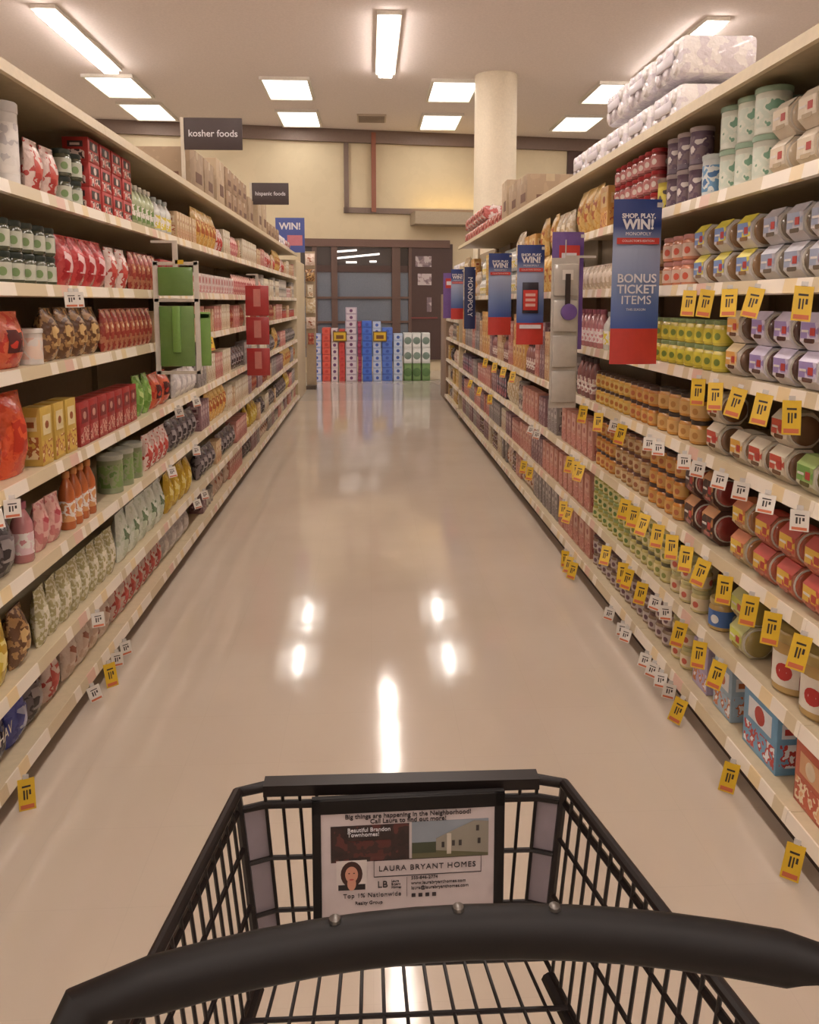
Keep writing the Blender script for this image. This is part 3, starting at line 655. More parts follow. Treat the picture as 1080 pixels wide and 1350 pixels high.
# left, seventh
ll('A', 'c_cup', -330, 16, 2); ll('A', 'c_roll', 18, 50, 1); ll('A', 'g_rw', 52, 92, 1); ll('A', 'j_dark', 94, 122, 2); ll('A', 'b_red2', 124, 180, 3); ll('A', 'o_green', 182, 210, 1); ll('A', 'o_white', 212, 232, 1); ll('A', 'b_tan', 236, 262, 1)
ll('B', 'g_pale', -330, 12, 1); ll('B', 'j_dark', 14, 88, 2); ll('B', 'g_red', 92, 150, 1); ll('B', 'g_rw', 151, 178, 1); ll('B', 'g_tan2', 179, 214, 1); ll('B', 'b_redbox', 215, 240, 1); ll('B', 'b_white', 242, 260, 2)
ll('C', 'g_redbig', -330, 50, 1); ll('C', 'c_cup', 52, 72, 1); ll('C', 'g_tan', 74, 142, 1); ll('C', 'g_tan2', 143, 205, 1); ll('C', 'b_tan', 206, 262, 1)
ll('D', 'g_org', -330, 56, 1); ll('D', 'b_yel', 60, 108, 1); ll('D', 'b_redbox', 110, 184, 1); ll('D', 'g_green', 186, 206, 1); ll('D', 'g_redbig', 208, 230, 1); ll('D', 'g_white', 236, 262, 1)
ll('E', 'g_dark', -330, 36, 1); ll('E', 'o_pink', 40, 58, 1); ll('E', 'g_pinkp', 60, 92, 1); ll('E', 'o_org', 98, 134, 1); ll('E', 'c_tub', 158, 196, 1); ll('E', 'g_rw', 198, 226, 1); ll('E', 'g_dark', 230, 262, 1)
ll('F', 'g_yel', -330, 26, 1); ll('F', 'g_tan', 28, 58, 1); ll('F', 'g_leaf', 60, 158, 1, 1); ll('F', 'g_gw', 164, 222, 1); ll('F', 'g_yel', 224, 256, 1)
ll('G', 'g_navy', -330, 26, 1); ll('G', 'g_blue', 28, 46, 1); ll('G', 'g_dark', 48, 66, 1); ll('G', 'g_rw', 68, 92, 1); ll('G', 'g_pale', 94, 152, 1); ll('G', 'g_rw', 154, 216, 1); ll('G', 'g_white', 218, 252, 1)
LF = {'G': ['b_rose', 'b_cream', 'g_pale', 'c_tin', 'b_mauve', 'g_dark', 'b_grey'], 'F': ['g_dark', 'b_rose', 'b_cream', 'g_yel', 'b_tan', 'b_grey'], 'E': ['g_tan2', 'b_cream', 'b_grey', 'g_amber', 'b_mauve', 'b_tan'],
      'D': ['g_dark', 'g_amber', 'b_rose', 'b_grey', 'b_tan', 'b_cream'], 'C': ['b_tan', 'b_cream', 'b_rose', 'c_greentin', 'g_tan2', 'c_redtin'], 'B': ['b_cream', 'b_white', 'g_pinkp', 'b_tan', 'c_tin'],
      'A': ['b_tan', 'g_pinkp', 'b_rose', 'b_cream', 'g_amber', 'g_rw']}
for sh, keys in LF.items(): fillrun('L', sh, Lf(sh, 0, 262)[1] + {'G': .12, 'F': .1, 'E': .02}.get(sh, .02), 11.8, keys, 2)
flush()

# ---------------------------------------------------------------- price tags
YT = mat((226, 186, 44), .4); WT = mat((224, 218, 208), .4); BLK = mat((50, 38, 34), .5); RT = mat((206, 110, 70), .5)
def tag_mesh(c, long=1):
    w, h = .046, .092 * long
    a = MB(); a.box(-w / 2, w / 2, -.0006, .0006, -h, 0, c)
    card = a.mesh('card')
    a = MB(); a.box(-w * .26, w * .26, -.0012, -.0006, -h * .28, -h * .22, BLK); a.box(-w * .20, -w * .10, -.0012, -.0006, -h * .66, -h * .36, BLK); a.box(-w * .02, w * .06, -.0012, -.0006, -h * .66, -h * .36, BLK); a.box(w * .14, w * .26, -.0012, -.0006, -h * .52, -h * .36, BLK)
    a.box(-w * .4, w * .4, -.0012, -.0006, -h * .95, -h * .82, RT); pr = a.mesh('print')
    a = MB(); a.box(-.008, .008, -.003, .003, 0, .012, mat((200, 196, 190), .3)); cl = a.mesh('clip')
    return card, pr, cl
TG = {'yellow': tag_mesh(YT), 'white': tag_mesh(WT, .6)}
TN = {}
tags = []
for sh, cn, xs in (('B', 'yellow', (914, 938, 968, 1005, 1070)), ('C', 'yellow', (925, 948, 981, 1015, 1052)), ('D', 'white', (905, 925, 955, 983, 1018, 1062)), ('D', 'yellow', (640, 652, 664, 676, 770, 790, 822)),
                   ('E', 'yellow', (826, 838, 852, 870, 888, 908, 932, 960, 995, 1025, 1066)), ('E', 'white', (700, 708)), ('D', 'white', (812, 858, 870)), ('E', 'yellow', (620, 632, 645, 752, 760, 766)),
                   ('F', 'yellow', (800, 822, 830, 848, 900, 925, 952)), ('F', 'white', (866, 878)), ('F', 'yellow', (742, 750, 690, 698)), ('G', 'yellow', (744, 750, 756, 900, 968, 1055)), ('G', 'white', (804, 820, 826, 852, 862, 872, 884))):
    for px in xs: tags.append(('R', sh, cn, px))
for sh, cn, xs in (('G', 'yellow', (45, 150)), ('G', 'white', (129, 160, 170)), ('D', 'white', (6, 30, 240, 262)), ('E', 'white', (230, 262)), ('F', 'white', (136, 262, 272)), ('B', 'white', (105, 112)), ('C', 'yellow', (222, 280))):
    for px in xs: tags.append(('L', sh, cn, px))
def ty(t): e = .02 if t[1] == 'G' else 0; return YR(t[3], 1.122 - e, RZ[t[1]] - .06) if t[0] == 'R' else YR(2 * VPX - t[3], 1.052 - e, LZ[t[1]] - .06)
for t in sorted(tags, key=ty):
    side, sh, cn, px = t; i = TN.get(t[:3], 0); TN[t[:3]] = i + 1
    X = (XR - .028) if side == 'R' else (XL + .028)
    if sh == 'G': X += -.02 if side == 'R' else .02
    Z = (RZ if side == 'R' else LZ)[sh] - .02
    o = thing('price_tag', '%s %s hanging price tag from camera, under rail of %s-hand %s' % (nth(i), cn, 'right' if side == 'R' else 'left', SHN[sh]), 'price tag', (X, ty(t), Z))
    o['group'] = 'price tags along the shelves'
    o.rotation_euler = (random.uniform(-.45, -.1), random.uniform(-.15, .15) + (.12 if side == 'R' else -.12), (-.5 if side == 'R' else .5) + random.uniform(-.2, .2))
    for pn, me in zip(('card', 'print', 'clip'), TG[cn]):
        c = bpy.data.objects.new(pn, me); COL.objects.link(c); c.parent = o

# ---------------------------------------------------------------- hanging banners on the right
def grad(stops, z0, z1):
    m = bpy.data.materials.new('banner print'); m.use_nodes = True; nt = m.node_tree; b = nt.nodes['Principled BSDF']
    tc = nt.nodes.new('ShaderNodeTexCoord'); sx = nt.nodes.new('ShaderNodeSeparateXYZ'); mr = nt.nodes.new('ShaderNodeMapRange')
    mr.inputs[1].default_value = z0; mr.inputs[2].default_value = z1; cr = nt.nodes.new('ShaderNodeValToRGB')
    nt.links.new(tc.outputs['Object'], sx.inputs[0]); nt.links.new(sx.outputs[2], mr.inputs[0]); nt.links.new(mr.outputs[0], cr.inputs[0]); nt.links.new(cr.outputs[0], b.inputs['Base Color'])
    e = cr.color_ramp.elements; e[0].position = stops[0][0]; e[0].color = lin(stops[0][1]) + (1,); e[1].position = stops[-1][0]; e[1].color = lin(stops[-1][1]) + (1,)
    for p_, c in stops[1:-1]: q = e.new(p_); q.color = lin(c) + (1,)
    b.inputs['Roughness'].default_value = .35; return m
BANM = grad([(0, (60, 80, 140)), (.22, (58, 84, 150)), (.45, (110, 128, 168)), (.7, (150, 160, 186)), (.8, (96, 110, 150)), (.84, (44, 60, 116)), (1, (44, 62, 120))], -.64, 0)
RB = mat((196, 62, 54), .4); WL = mat((224, 222, 226), .4, spec=.2); NAV = mat((40, 50, 92), .4); PUR = mat((112, 84, 150), .4)
def banner(pr, top, w, h, kind, label, ry=0.0):
    Y = YR(pr, 1.14, 1.85); z = at(pr, top, Y).z; x = 1.14 - w / 2
    t = thing('aisle_banner', label, 'sign', (x, Y, z), ry)
    a = MB()
    n = 8
    for i in range(n):   # slightly bowed card
        y0 = -.012 * math.sin(math.pi * i / n); y1 = -.012 * math.sin(math.pi * (i + 1) / n); x0 = -w / 2 + w * i / n; x1 = x0 + w / n
        mm = NAV if kind == 'word' else PUR if kind == 'purple' else BANM
        for (za, zb, mt) in ((-h, -h * .78, RB if kind in ('bonus', 'phone', 'plain') else mm), (-h * .78, 0, mm)):
            a.quad([(x0, y0, za), (x1, y1, za), (x1, y1, zb), (x0, y0, zb)], mt); a.quad([(x0, y0 + .0015, za), (x1, y1 + .0015, za), (x1, y1 + .0015, zb), (x0, y0 + .0015, zb)], mt)
    a.obj('card', t)
    a = MB(); a.box(w / 2 - .03, w / 2 + .003, -.004, .004, -.03, -.012, mat((190, 186, 180), .3)); a.obj('bracket', t)
    f = -.0145
    if kind in ('bonus', 'phone', 'plain'):
        add_text('lettering', 'SHOP, PLAY,', .024, WL, t, (0, f, -.065), bold=.0008)
        add_text('lettering', 'WIN!', .052, WL, t, (0, f, -.098), bold=.002)
        add_text('lettering', 'MONOPOLY', .018, WL, t, (0, f, -.133), bold=.0003)
        a = MB(); a.box(-w * .44, w * .44, f, f + .001, -.172, -.148, RB); a.obj('stripe', t)
        add_text('lettering', "COLLECTOR'S EDITION", .012, WL, t, (0, f - .001, -.160))
    if kind == 'bonus':
        for i, s in enumerate(('BONUS', 'TICKET', 'ITEMS')): add_text('lettering', s, .047, WL, t, (0, f, -.305 - i * .042), bold=.0008)
        add_text('lettering', 'THIS SEASON', .013, WL, t, (0, f, -.425))
    if kind == 'phone':
        a = MB(); a.box(-.055, .05, f - .004, f, -.44, -.24, mat((40, 36, 50), .3), .002); a.box(-.05, .045, f - .0052, f - .004, -.42, -.29, RB); ph = a.obj('phone_picture', t)
        for i in range(3): a = MB(); a.box(-.035, .03, f - .006, f - .0052, -.33 - i * .033, -.312 - i * .033, mat((226, 180, 170), .4)); a.obj('picture_line', ph)
        a = MB(); a.box(-w * .4, w * .4, f - .001, f, -.54, -.515, WL); a.obj('stripe', t)
    if kind == 'word':
        add_text('lettering', 'MONOPOLY', .075, WL, t, (0, f - .002, -h * .48), rot=(math.pi / 2, math.pi / 2, 0), bold=.002)
    if kind == 'purple':
        a = MB(); a.box(-w * .3, w * .35, f - .001, f, -.2, -.07, RB); a.box(-w * .22, w * .25, f - .002, f - .001, -.16, -.11, WL); a.obj('stripe', t)
    return t
banner(877, 263, .19, .64, 'bonus', 'blue and red banner with big white wording, nearest on the right')
banner(719, 323, .178, .645, 'phone', 'blue and red hanging banner with a red phone picture')
banner(675, 334, .185, .65, 'plain', 'blue hanging banner with plain pale middle and red foot')
banner(772, 306, .17, .62, 'purple', 'purple hanging banner behind the grey clip strip')
banner(627, 352, .12, .66, 'word', 'dark navy banner with vertical white word at far right shelving')
banner(611, 355, .15, .6, 'plain', 'small blue hanging banner just beyond the navy one')
banner(599, 360, .15, .6, 'purple', 'small purple hanging banner, farthest on the right shelving')

# clip strips
CLR = mat((196, 190, 180), .2, spec=.6); GRN = mat((106, 142, 74), .3, coat=.3); GRN2 = mat((124, 168, 84), .3, coat=.3)
p = at(746, 340, 3.98)
t = thing('clip_strip', 'pale grey hanging clip strip with clear packets and a purple disc', 'clip strip', (p.x, 3.98, p.z))
a = MB(); a.box(-.07, .07, -.003, .003, -.76, 0, CLR); a.obj('strip', t)
for i in range(4):
    a = MB(); a.box(-.062, .062, -.022, -.003, -.19 - i * .18, -.03 - i * .18, mat((188, 182, 172), .15, spec=.7, coat=.4), .006); a.obj('packet', t)
a = MB(); a.lathe([(.042, -.03), (.040, -.042), (.01, -.045)], PUR, (.015, 0, -.27), 24, axis='Y'); a.obj('purple_disc', t)
a = MB(); a.box(-.005, .02, -.034, -.024, -.24, -.08, BLK); a.obj('handle', t)
a = MB(); a.box(-.02, .035, -.026, -.023, -.11, -.06, WT); a.obj('tag', t)
a = MB(); a.box(.0, 1.143 - p.x, -.002, .002, 0, .012, CLR); a.tube([(0, 0, 0), (0, 0, .09)], .003, CLR); a.obj('bracket', t)

t = thing('clip_strip', 'white hanging clip strip holding bright green brushes on the left', 'clip strip', (-.955, 4.0, 1.80))
a = MB()
for x in (-.10, .10): a.box(x - .012, x + .012, -.004, .004, -.66, -.10, mat((222, 216, 206), .3))
for z in (-.66, -.30, -.12): a.box(-.108, .108, -.004, .004, z, z + .016, mat((214, 206, 192), .3))
a.box(-.012, .012, -.006, .006, -.14, .0, mat((214, 206, 192), .3)); a.box(-.117, -.0, .0, .012, -.012, .0, mat((214, 206, 192), .3)); a.obj('frame', t)
a = MB(); a.box(-.085, .085, -.02, -.004, -.27, -.13, GRN, .006); a.obj('brush_pack', t)
a = MB(); a.box(-.085, .085, -.02, -.004, -.62, -.32, GRN, .006); a.box(-.02, .02, -.03, -.02, -.55, -.32, GRN2, .004); a.obj('brush_pack', t)
a = MB(); a.box(.09, .16, .008, .02, -.62, -.35, GRN2, .006); a.box(-.117, -.109, .008, .02, -.5, -.22, GRN, .003); a.box(-.117, .16, .008, .012, -.38, -.36, GRN); a.obj('brush_pack', t)
a = MB(); a.box(.0, .04, -.006, -.003, -.115, -.095, YT); a.obj('tag', t)
t = thing('clip_strip', 'red hanging clip strip of packets further along the left', 'clip strip', (-.97, 6.95, 1.74))
a = MB(); a.box(-.012, .012, -.004, .004, -.86, 0, CLR); a.box(-.09, 0, .0, .01, -.012, .0, CLR); a.obj('strip', t)
for i in range(3):
    a = MB(); a.box(-.1, .1, -.02, -.004, -.36 - i * .27 + (.02 if i else 0), -.10 - i * .27, mat((172, 52, 52), .3, coat=.2), .006); pk = a.obj('packet', t)
    a = MB(); a.box(-.03, .03, -.024, -.02, -.28 - i * .27, -.13 - i * .27, mat((206, 130, 120), .4)); a.obj('print', pk)

# ---------------------------------------------------------------- signs on top of the left shelving
SG = mat((70, 58, 58), .5)
for (x0, y0, x1, y1, Y, s, lab) in ((242, 155, 320, 198, 5.0, 'kosher foods', 'dark rectangular aisle sign reading kosher foods'), (332, 241, 381, 270, 8.0, 'hispanic foods', 'smaller dark aisle sign farther along left shelving')):
    a0 = at(x0, y0, Y); a1 = at(x1, y1, Y); w = a1.x - a0.x; h = a0.z - a1.z
    t = thing('aisle_sign', lab, 'sign', ((a0.x + a1.x) / 2, Y, a1.z))
    a = MB(); a.box(-w / 2, w / 2, -.006, .006, 0, h, SG, .003); a.obj('panel', t)
    add_text('lettering', s, .056 if s[0] == 'k' else .052, WL, t, (0, -.008, h * .5), bold=.0006)
    a = MB(); a.box(-w / 2 - .02, -w / 2 + .0, -.01, .01, 2.203 - a1.z, h, mat((206, 196, 180), .4)); a.obj('post', t)
a0 = at(363, 287, 11.6); a1 = at(402, 325, 11.6)
t = thing('poster_sign', 'blue poster sign standing at far end of left top ledge', 'sign', ((a0.x + a1.x) / 2, 11.6, 2.205))
w = a1.x - a0.x; h = a0.z - 2.205
a = MB(); a.box(-w / 2, w / 2, -.004, .004, 0, h, BANM if False else mat((76, 92, 160), .4)); a.obj('panel', t)
add_text('lettering', 'WIN!', .13, WL, t, (0, -.006, h * .75), bold=.004)
a = MB(); a.box(-w * .1, w * .42, -.006, -.004, h * .2, h * .5, mat((196, 120, 130), .4)); a.obj('stripe', t)

# ---------------------------------------------------------------- drink displays beyond the aisle
def case_mesh(w, h, d, c, c2, dot):
    B = mat(c, .4); a = MB(); a.box(-w / 2, w / 2, 0, d, 0, h, B, .004); bo = a.mesh('case')
    a = MB(); n = 2 if w > .22 else 1
    a.box(-w * .42, w * .42, -.002, 0, h * .12, h * .88, mat(c2, .4))
    for i in range(n):
        cx = (i - (n - 1) / 2) * w * .42
        a.lathe([(h * .25, -.002), (h * .22, -.006)], mat(dot, .4), (cx, 0, h * .5), 12, axis='Y')
    return bo, a.mesh('print')
YD = 15.0
def stack(px0, px1, ptop, c, c2, dot, desc, stackname, depth=0, base=0.0, ph=.122, d=.4, name='drink_case'):
    Y = YD + depth; x0 = at(px0, 460, Y).x; x1 = at(px1, 460, Y).x; w = x1 - x0 - .012; top = at(px0, ptop, Y).z
    n = max(1, round((top - base) / ph)); h = (top - base) / n
    bo, pr = case_mesh(w, h - .003, d, c, c2, dot)
    for i in range(n):
        t = thing(name, '%s, %s up in the %s' % (desc, 'bottom one' if i == 0 else nth(i), stackname), 'case', ((x0 + x1) / 2 + random.uniform(-.004, .004), Y, base + i * h))
        t['group'] = 'drink cases in the ' + stackname
        for pn, me in (('case', bo), ('print', pr)):
            o = bpy.data.objects.new(pn, me); COL.objects.link(o); o.parent = t
PD = (112, 70, 112)
stack(410, 424, 440, (150, 170, 216), (206, 206, 224), (72, 96, 180), 'white and blue drink case', 'leftmost display stack')
stack(424.5, 436, 432, (206, 84, 72), (216, 96, 82), (200, 70, 60), 'red drink case', 'red stack beside leftmost stack')
stack(436.5, 446, 433, (214, 198, 204), (222, 206, 208), PD, 'white dotted drink case', 'narrow stack between red stacks')
stack(446.5, 455, 434, (196, 66, 66), (206, 80, 76), (190, 60, 60), 'bright red drink case', 'stack left of tallest stack')
stack(455.5, 471, 405, (190, 176, 196), (216, 206, 216), PD, 'white and purple drink case', 'tallest display stack')
stack(471.5, 477, 424, (150, 52, 84), (130, 44, 76), (170, 70, 100), 'dark red drink case', 'thin stack right of tallest stack')
stack(477.5, 491, 423, (66, 104, 206), (76, 118, 214), (60, 90, 190), 'deep blue drink case', 'blue stack left of white one')
stack(491.5, 503, 424, (170, 190, 226), (196, 206, 230), (70, 100, 190), 'pale blue dotted drink case', 'middle pale blue stack')
stack(503.5, 518, 432, (82, 116, 206), (92, 128, 212), (66, 96, 190), 'mid blue drink case', 'second blue stack from right')
stack(518.5, 531, 440, (176, 196, 226), (200, 212, 232), (70, 100, 180), 'white and sky blue drink case', 'stack beside green packs')
for i, px in enumerate((532, 544, 556)):
    stack(px, px + 11.5, 479, (104, 136, 84), (120, 152, 96), (86, 120, 72), 'green drink case', '%s green stack from the left' % ('first', 'second', 'third')[i], ph=.3)
    stack(px, px + 11.5, 439, (214, 216, 214), (224, 226, 224), (120, 140, 130), 'white water pack', '%s white pile above green' % ('first', 'second', 'third')[i], base=at(px, 479, YD).z + .002, ph=.3)
for px, s, py in ((448, 'red stacks', 437), (501, 'blue stacks', 437)):
    p = at(px, py, YD - .05)
    t = thing('price_sign', 'yellow price sign hung in front of the %s' % s, 'sign', (p.x, YD - .03, p.z - .19))
    a = MB(); a.box(-.13, .13, -.006, .006, 0, .19, mat((120, 92, 40), .5)); a.obj('frame', t)
    a = MB(); a.box(-.11, .11, -.010, -.006, .02, .17, mat((222, 184, 60), .4)); a.box(-.07, .07, -.011, -.010, .05, .12, mat((120, 80, 40), .5)); a.obj('card', t)
# hanging goods beyond the left run
for i in range(6):
    p = at(411, 330, 13.9); k = i
    o = bpy.data.objects.new('snack_bag', PROTO[('g_pale', 'g_tan', 'b_cream', 'g_creamb', 'g_pale', 'g_tan2')[i]]['merged']); COL.objects.link(o)
    o.scale = (1, 1.5, 1.1); o.location = (-1.01, 13.74, 2.12 - i * .27); o.rotation_euler = (0, 0, math.pi / 2); tag(o, 'tan bag hanging past the left end panel, %s from top' % ('first', 'second', 'third', 'fourth', 'fifth', 'sixth')[i], 'bag', 'bags hanging past the left end panel')
m = MB(); m.box(-1.10, -.93, 13.82, 13.86, 0, 2.36, mat((176, 156, 130), .5)); m.box(-1.10, -.93, 13.6, 13.86, 0, .06, mat((90, 76, 66), .5)); tag(m.obj('display_stand'), 'narrow beige display stand holding hanging tan bags', 'stand')
o = None

# ---------------------------------------------------------------- shopping cart
BK = mat((26, 19, 18), .4, spec=.35); BK2 = mat((16, 12, 12), .5, spec=.3); GRY = mat((150, 138, 150), .4, alpha=.75)
cart = thing('shopping_cart', 'black wire shopping cart with advert panel in the foreground', 'cart', (.05, .8, 0))
OX, OY = .05, .8
FL, FR = atz(313, 1045, .83), atz(744, 1033, .83); q1, q2 = atz(226, 1217, .83), atz(886, 1217, .83)
RL = FL + (q1 - FL) * ((FL.y - .45) / (FL.y - q1.y)); RR_ = FR + (q2 - FR) * ((FR.y - .45) / (FR.y - q2.y))
print('CART', FL, FR, RL, RR_)
def cv(p): return (p[0] - OX, p[1] - OY, p[2])
def lerp(a, b, t): return a + (b - a) * t
CH = .035
FL2 = FL + Vector((.035, .012, 0)); FR2 = FR + Vector((-.035, .012, 0))
m = MB()
top = [RL, FL, FL2, FR2, FR, RR_]
m.tube([cv(p) for p in top], .0075, BK, 10)
m.tube([cv(p + Vector((0, 0, -.028))) for p in (lerp(RL, FL, 0), FL, FL2, FR2, FR, RR_)], .005, BK, 8)
m.tube([cv(RL), cv(RR_)], .0075, BK); m.obj('rim', cart)
# flat top bar of the front
m = MB(); a0, a1 = FL2 + Vector((.0, 0, .004)), FR2 + Vector((0, 0, .004))
d = (a1 - a0)
def slab(mb, p0, p1, dy0, dy1, z0, z1, mm):
    v = [cv(q) for q in (p0 + Vector((0, dy0, z0)), p1 + Vector((0, dy0, z0)), p1 + Vector((0, dy1, z0)), p0 + Vector((0, dy1, z0)), p0 + Vector((0, dy0, z1)), p1 + Vector((0, dy0, z1)), p1 + Vector((0, dy1, z1)), p0 + Vector((0, dy1, z1)))]
    vs = [mb.bm.verts.new(q) for q in v]
    for q in ((3, 2, 1, 0), (4, 5, 6, 7), (0, 1, 5, 4), (1, 2, 6, 5), (2, 3, 7, 6), (3, 0, 4, 7)): mb._f([vs[i] for i in q], mm)
slab(m, a0, a1, -.012, .012, -.012, .004, BK); m.obj('front_bar', cart)
BZ = .56
def bot(p, front): return Vector((p.x * .9 + .05 * .1, p.y, BZ))
bFL, bFR, bRL, bRR = bot(FL, 1), bot(FR, 1), bot(RL, 0), bot(RR_, 0); bFL2, bFR2 = bot(FL2, 1), bot(FR2, 1)
m = MB()
n = 16
for i in range(n + 1):
    a = lerp(FL2, FR2, i / n); b = lerp(bFL2, bFR2, i / n)
    if 3 < i < 13: continue
    m.tube([cv(a), cv(b)], .0026, BK, 6)
for zf in (.09, .40, .7, 1):
    m.tube([cv(lerp(FL, bFL, zf)), cv(lerp(FL2, bFL2, zf)), cv(lerp(FR2, bFR2, zf)), cv(lerp(FR, bFR, zf))], .0034, BK, 6)
m.obj('front_grille', cart)
for (T0, T1, B0, B1) in ((FL, RL, bFL, bRL), (FR, RR_, bFR, bRR)):
    m = MB()
    for i in range(0, 23): m.tube([cv(lerp(T0, T1, i / 22)), cv(lerp(B0, B1, i / 22))], .0026 if i else .006, BK, 6)
    for zf in (.30, .62, 1): m.tube([cv(lerp(T0, B0, zf)), cv(lerp(T1, B1, zf))], .0036, BK, 6)
    m.obj('side_grille', cart)
m = MB()
for i in range(15): m.tube([cv(lerp(bFL, bFR, i / 14)), cv(lerp(bRL, bRR, i / 14))], .0026, BK, 6)
for i in range(8): m.tube([cv(lerp(bFL, bRL, i / 7)), cv(lerp(bFR, bRR, i / 7))], .0034, BK, 6)
m.obj('basket_floor', cart)
m = MB()
for i in range(15): m.tube([cv(lerp(RL, RR_, i / 14)), cv(lerp(bRL, bRR, i / 14))], .0026, BK, 6)
for zf in (.33, .66): m.tube([cv(lerp(RL, bRL, zf)), cv(lerp(RR_, bRR, zf))], .0034, BK, 6)
m.obj('rear_gate', cart)
for (A, B, a_, b_) in ((FL, FL2, bFL, bFL2), (FR, FR2, bFR, bFR2)):
    m = MB(); off = Vector((0, .006, -.03)); q = [A + off + Vector((0, -.004, 0)), B + off, b_ + Vector((0, .006, 0)), a_ + Vector((0, .006, 0))]
    q2 = [p + Vector((0, .003, 0)) for p in q]; m.quad([cv(p) for p in q], GRY); m.quad([cv(p) for p in q2[::-1]], GRY)
    for i in range(4): m.quad([cv(p) for p in (q[i], q2[i], q2[(i + 1) % 4], q[(i + 1) % 4])], GRY)
    m.obj('corner_guard', cart)
# chassis, wheels
m = MB()
for s, tp, fb in ((-1, RL, bFL), (1, RR_, bFR)):
    xr = tp.x - .01 * s
    m.tube([cv((tp.x, tp.y, .85)), cv((xr, .47, .5)), cv((xr, .42, .16)), cv((fb.x * .9, .95, .15))], .012, BK, 8)
    m.tube([cv((xr, .46, .48)), cv((fb.x, fb.y - .02, BZ - .012))], .010, BK, 8)
m.tube([cv((-.24, .42, .16)), cv((.37, .42, .16))], .01, BK); m.tube([cv((-.14, .95, .15)), cv((.22, .95, .15))], .01, BK)
for i in range(9): x = lerp(-.2, .32, i / 8); m.tube([cv((x, .42, .165)), cv((x * .8 + .01, .95, .155))], .003, BK, 6)
m.obj('chassis', cart)
for (x, y) in ((-.26, .42), (.38, .42), (-.15, .95), (.23, .95)):
    m = MB(); m.lathe([(.02, -.012), (.058, -.012), (.062, -.008), (.062, .008), (.058, .012), (.02, .012)], mat((70, 66, 66), .6), (x - OX, y - OY, .063), 20, axis='X'); wh = m.obj('wheel', cart)
    m = MB(); m.box(x - OX - .02, x - OX - .015, y - OY - .015, y - OY + .015, .05, .15, mat((150, 150, 150), .3, 1)); m.box(x - OX + .015, x - OX + .02, y - OY - .015, y - OY + .015, .05, .15, mat((150, 150, 150), .3, 1)); m.box(x - OX - .02, x - OX + .02, y - OY - .015, y - OY + .015, .135, .15, mat((150, 150, 150), .3, 1)); m.obj('caster_fork', wh)
# handle: bowed bar
m = MB(); HZ = 1.0
h0, h1, h2 = atz(326, 1214, HZ + .019), atz(615, 1190, HZ + .019), atz(900, 1214, HZ + .019); HC = h1.x
KQ = ((h1.y - h0.y) / (h1.x - h0.x) ** 2 + (h1.y - h2.y) / (h2.x - h1.x) ** 2) / 2
def hy(x): return h1.y - .008 - KQ * (x - HC) ** 2
pts = [(HC + (i / 14 - .5) * .56, 0, 0) for i in range(15)]
pts = [(x, hy(x), HZ) for x, _, _ in pts]
pts = [(RL.x, .42, .87)] + pts + [(RR_.x, .42, .87)]
m.tube([cv(p) for p in pts], .019, BK2, 14); m.obj('handle', cart)
for x in (-.03, .068, .145):
    m = MB(); m.lathe([(.005, 0), (.0045, .003), (.002, .004)], mat((120, 116, 112), .3, .8), cv((x, hy(x) + .002, HZ + .0182)), 10); m.obj('screw', cart)
m = MB()
for tp in (RL, RR_): m.tube([cv((tp.x, tp.y, .84)), cv((tp.x, .42, .89))], .011, BK)
m.obj('handle_bracket', cart)
# advert frame on the front grille
FY = FL.y - .018; fx0, fx1 = at(411, 1049, FY).x, at(666, 1049, FY).x; fcx = (fx0 + fx1) / 2; fw = fx1 - fx0; fz1 = at(540, 1049, FY).z; fh = .205; VS = .1630 / (fh - .032)
fr = bpy.data.objects.new('advert_frame', None); 
m = MB(); TK = .011
m.box(-fw / 2, fw / 2, 0, .008, -fh, 0, BK2)
for (a, b, c, d2) in ((-fw / 2, -fw / 2 + .012, -fh, 0), (fw / 2 - .014, fw / 2, -fh, 0), (-fw / 2, fw / 2, -.02, 0), (-fw / 2, fw / 2, -fh, -fh + .012)): m.box(a, b, -.004, .0, c, d2, BK2, .001)
fr = m.obj('advert_frame', cart, cv((fcx, FY, fz1)))
fr.rotation_euler = (math.radians(-8), 0, math.radians(.5)) if False else (0, 0, math.radians(1.5))
iw = fw - .026; icx = -.001
def P2(u, v): return icx + (u - .5) * iw, -.02 - v * (fh - .032)      # u, v fractions of the card
def rect(name, u0, v0, u1, v1, mm, dep=-.0022, par=fr):
    x0, z0 = P2(u0, v0); x1, z1 = P2(u1, v1); a = MB(); a.box(x0, x1, dep, dep + .0006, z1, z0, mm); return a.obj(name, par)
CARD = mat((198, 186, 186), .35, spec=.4); rect('advert_card', 0, 0, 1, 1, CARD, -.0016)
INK = mat((46, 36, 40), .6)
def tx(s, u, v, size, align='CENTER', mm=INK, **k): x, z = P2(u, v); return add_text('lettering', s, size, mm, fr, (x, -.0034, z), align=align, **k)
tx('Big things are happening in the Neighborhood!', .5, .030, .0092, bold=.00012); tx('Call Laura to find out more!', .5, .076, .0092, bold=.00012)
rect('photo', .055, .11, .505, .42, pmat([(36, 24, 24), (46, 28, 28), (84, 40, 38)], 40, .4, kind='noise'), -.0024)
rect('photo_detail', .15, .24, .40, .38, pmat([(78, 36, 34), (50, 30, 30)], 70, .4, kind='noise'), -.0028)
tx('Beautiful Brandon', .15, .145, .0082, 'LEFT', WL); tx('Townhomes!', .15, .185, .0082, 'LEFT', WL)
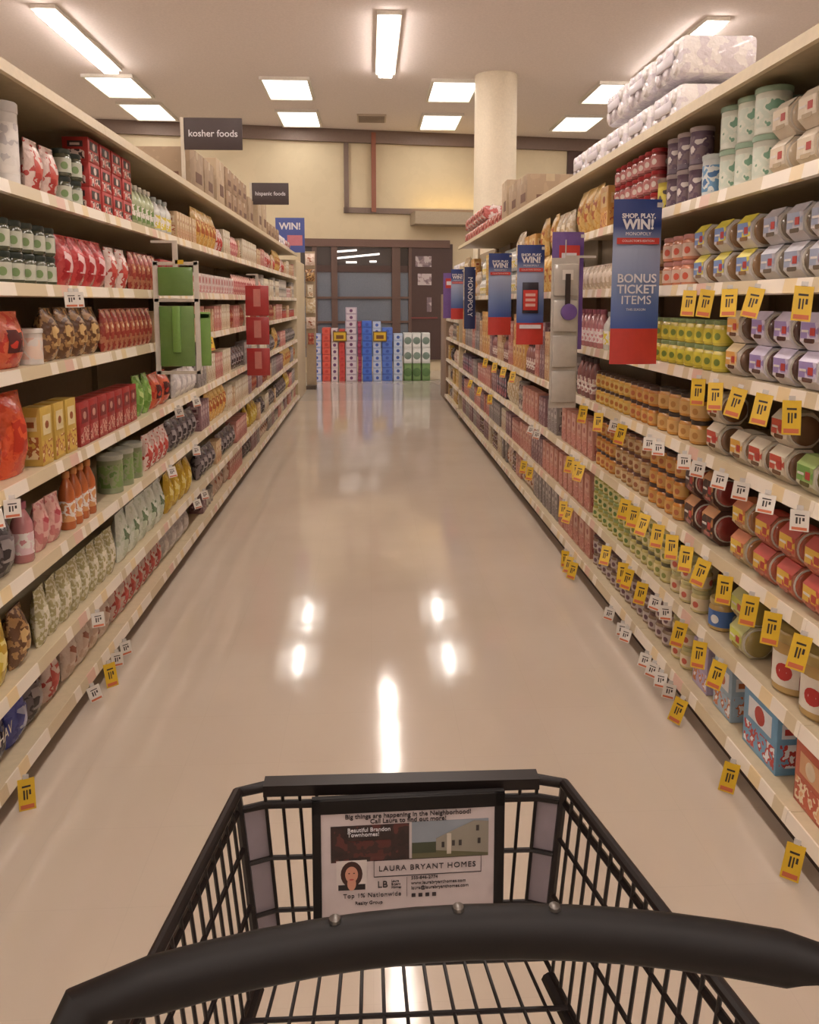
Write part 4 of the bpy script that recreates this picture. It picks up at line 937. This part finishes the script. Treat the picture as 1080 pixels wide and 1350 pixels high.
# house picture: sky, trees, house, path
rect('photo', .52, .10, .965, .42, mat((134, 142, 152), .4), -.0024)
rect('photo_detail', .52, .33, .965, .42, mat((96, 92, 66), .5), -.0027); rect('photo_detail', .52, .28, .66, .37, mat((60, 66, 48), .5), -.0029)
x0, z0 = P2(.66, .40); a = MB(); 
hp = [P2(.66, .35), P2(.965, .39), P2(.965, .12), P2(.88, .11), P2(.72, .21), P2(.66, .25)]
a.prism(hp, -.0034, -.0028, mat((138, 132, 120), .5)); a.obj('photo_detail', fr)
a = MB()
for u, v in ((.70, .28), (.76, .27), (.80, .27), (.91, .26), (.90, .15)): x, z = P2(u, v); a.box(x - .002, x + .002, -.0038, -.0034, z - .008, z, mat((50, 44, 44), .4))
x, z = P2(.735, .21); a.box(x - .003, x + .003, -.004, -.0034, z - .03, z, mat((190, 180, 166), .5)); a.obj('photo_detail', fr)
# portrait
rect('portrait', .085, .405, .26, .655, mat((206, 196, 192), .5), -.0030)
def disc(name, u, v, rx, rz, mm, dep):
    x, z = P2(u, v); a = MB(); a.prism([(x + rx * math.cos(t * math.pi / 10), z + rz * math.sin(t * math.pi / 10)) for t in range(20)], dep, dep + .0004, mm); return a.obj(name, fr)
HR = mat((60, 32, 28), .5); SK = mat((196, 140, 118), .6)
disc('portrait_hair', .172, .52, .0150, .0190, HR, -.0036); rect('portrait_clothes', .095, .61, .25, .655, mat((34, 26, 28), .6), -.0038); disc('portrait_neck', .172, .60, .006, .010, SK, -.0040); disc('portrait_face', .172, .52, .0088, .0120, SK, -.0042)
for u in (.158, .186): disc('portrait_eye', u, .508, .0013, .0008, HR, -.0044)
disc('portrait_mouth', .172, .562, .003, .0010, mat((170, 70, 66), .5), -.0044)
# name box
a = MB(); x0, z0 = P2(.30, .415); x1, z1 = P2(.925, .56)
for (p0, p1, q0, q1) in ((x0, x1, z0 - .0006, z0), (x0, x1, z1, z1 + .0006), (x0, x0 + .0006, z1, z0), (x1 - .0006, x1, z1, z0)): a.box(p0, p1, -.0030, -.0020, q0, q1, INK)
x0, z0 = P2(.49, .575); x1, z1 = P2(.49, .74); a.box(x0, x0 + .0004, -.003, -.002, z1, z0, INK); a.obj('name_box', fr)
tx('LAURA BRYANT HOMES', .61, .488, .0112, bold=.0002, spacing=1.15)
tx('LB', .35, .625, .014); tx('Laura\nBryant\nHomes', .40, .625, .0048, 'LEFT')
tx('Top 1% Nationwide', .29, .71, .0090, spacing=1.1); tx('Realty Group', .27, .775, .007)
tx('555-846-2774', .515, .580, .0066, 'LEFT'); tx('www.laurabryanthomes.com', .515, .625, .0066, 'LEFT'); tx('laura@laurabryanthomes.com', .515, .668, .0066, 'LEFT')
a = MB()
for i in range(4): x, z = P2(.53 + i * .04, .735); a.box(x - .0028, x + .0028, -.003, -.002, z - .0028, z + .0028, INK, .0006)
a.obj('social_icons', fr)
# lettering on the dark blue bag
print('THINGS', NOBJ[0], KINDN, len(bpy.data.objects), len(bpy.data.materials))
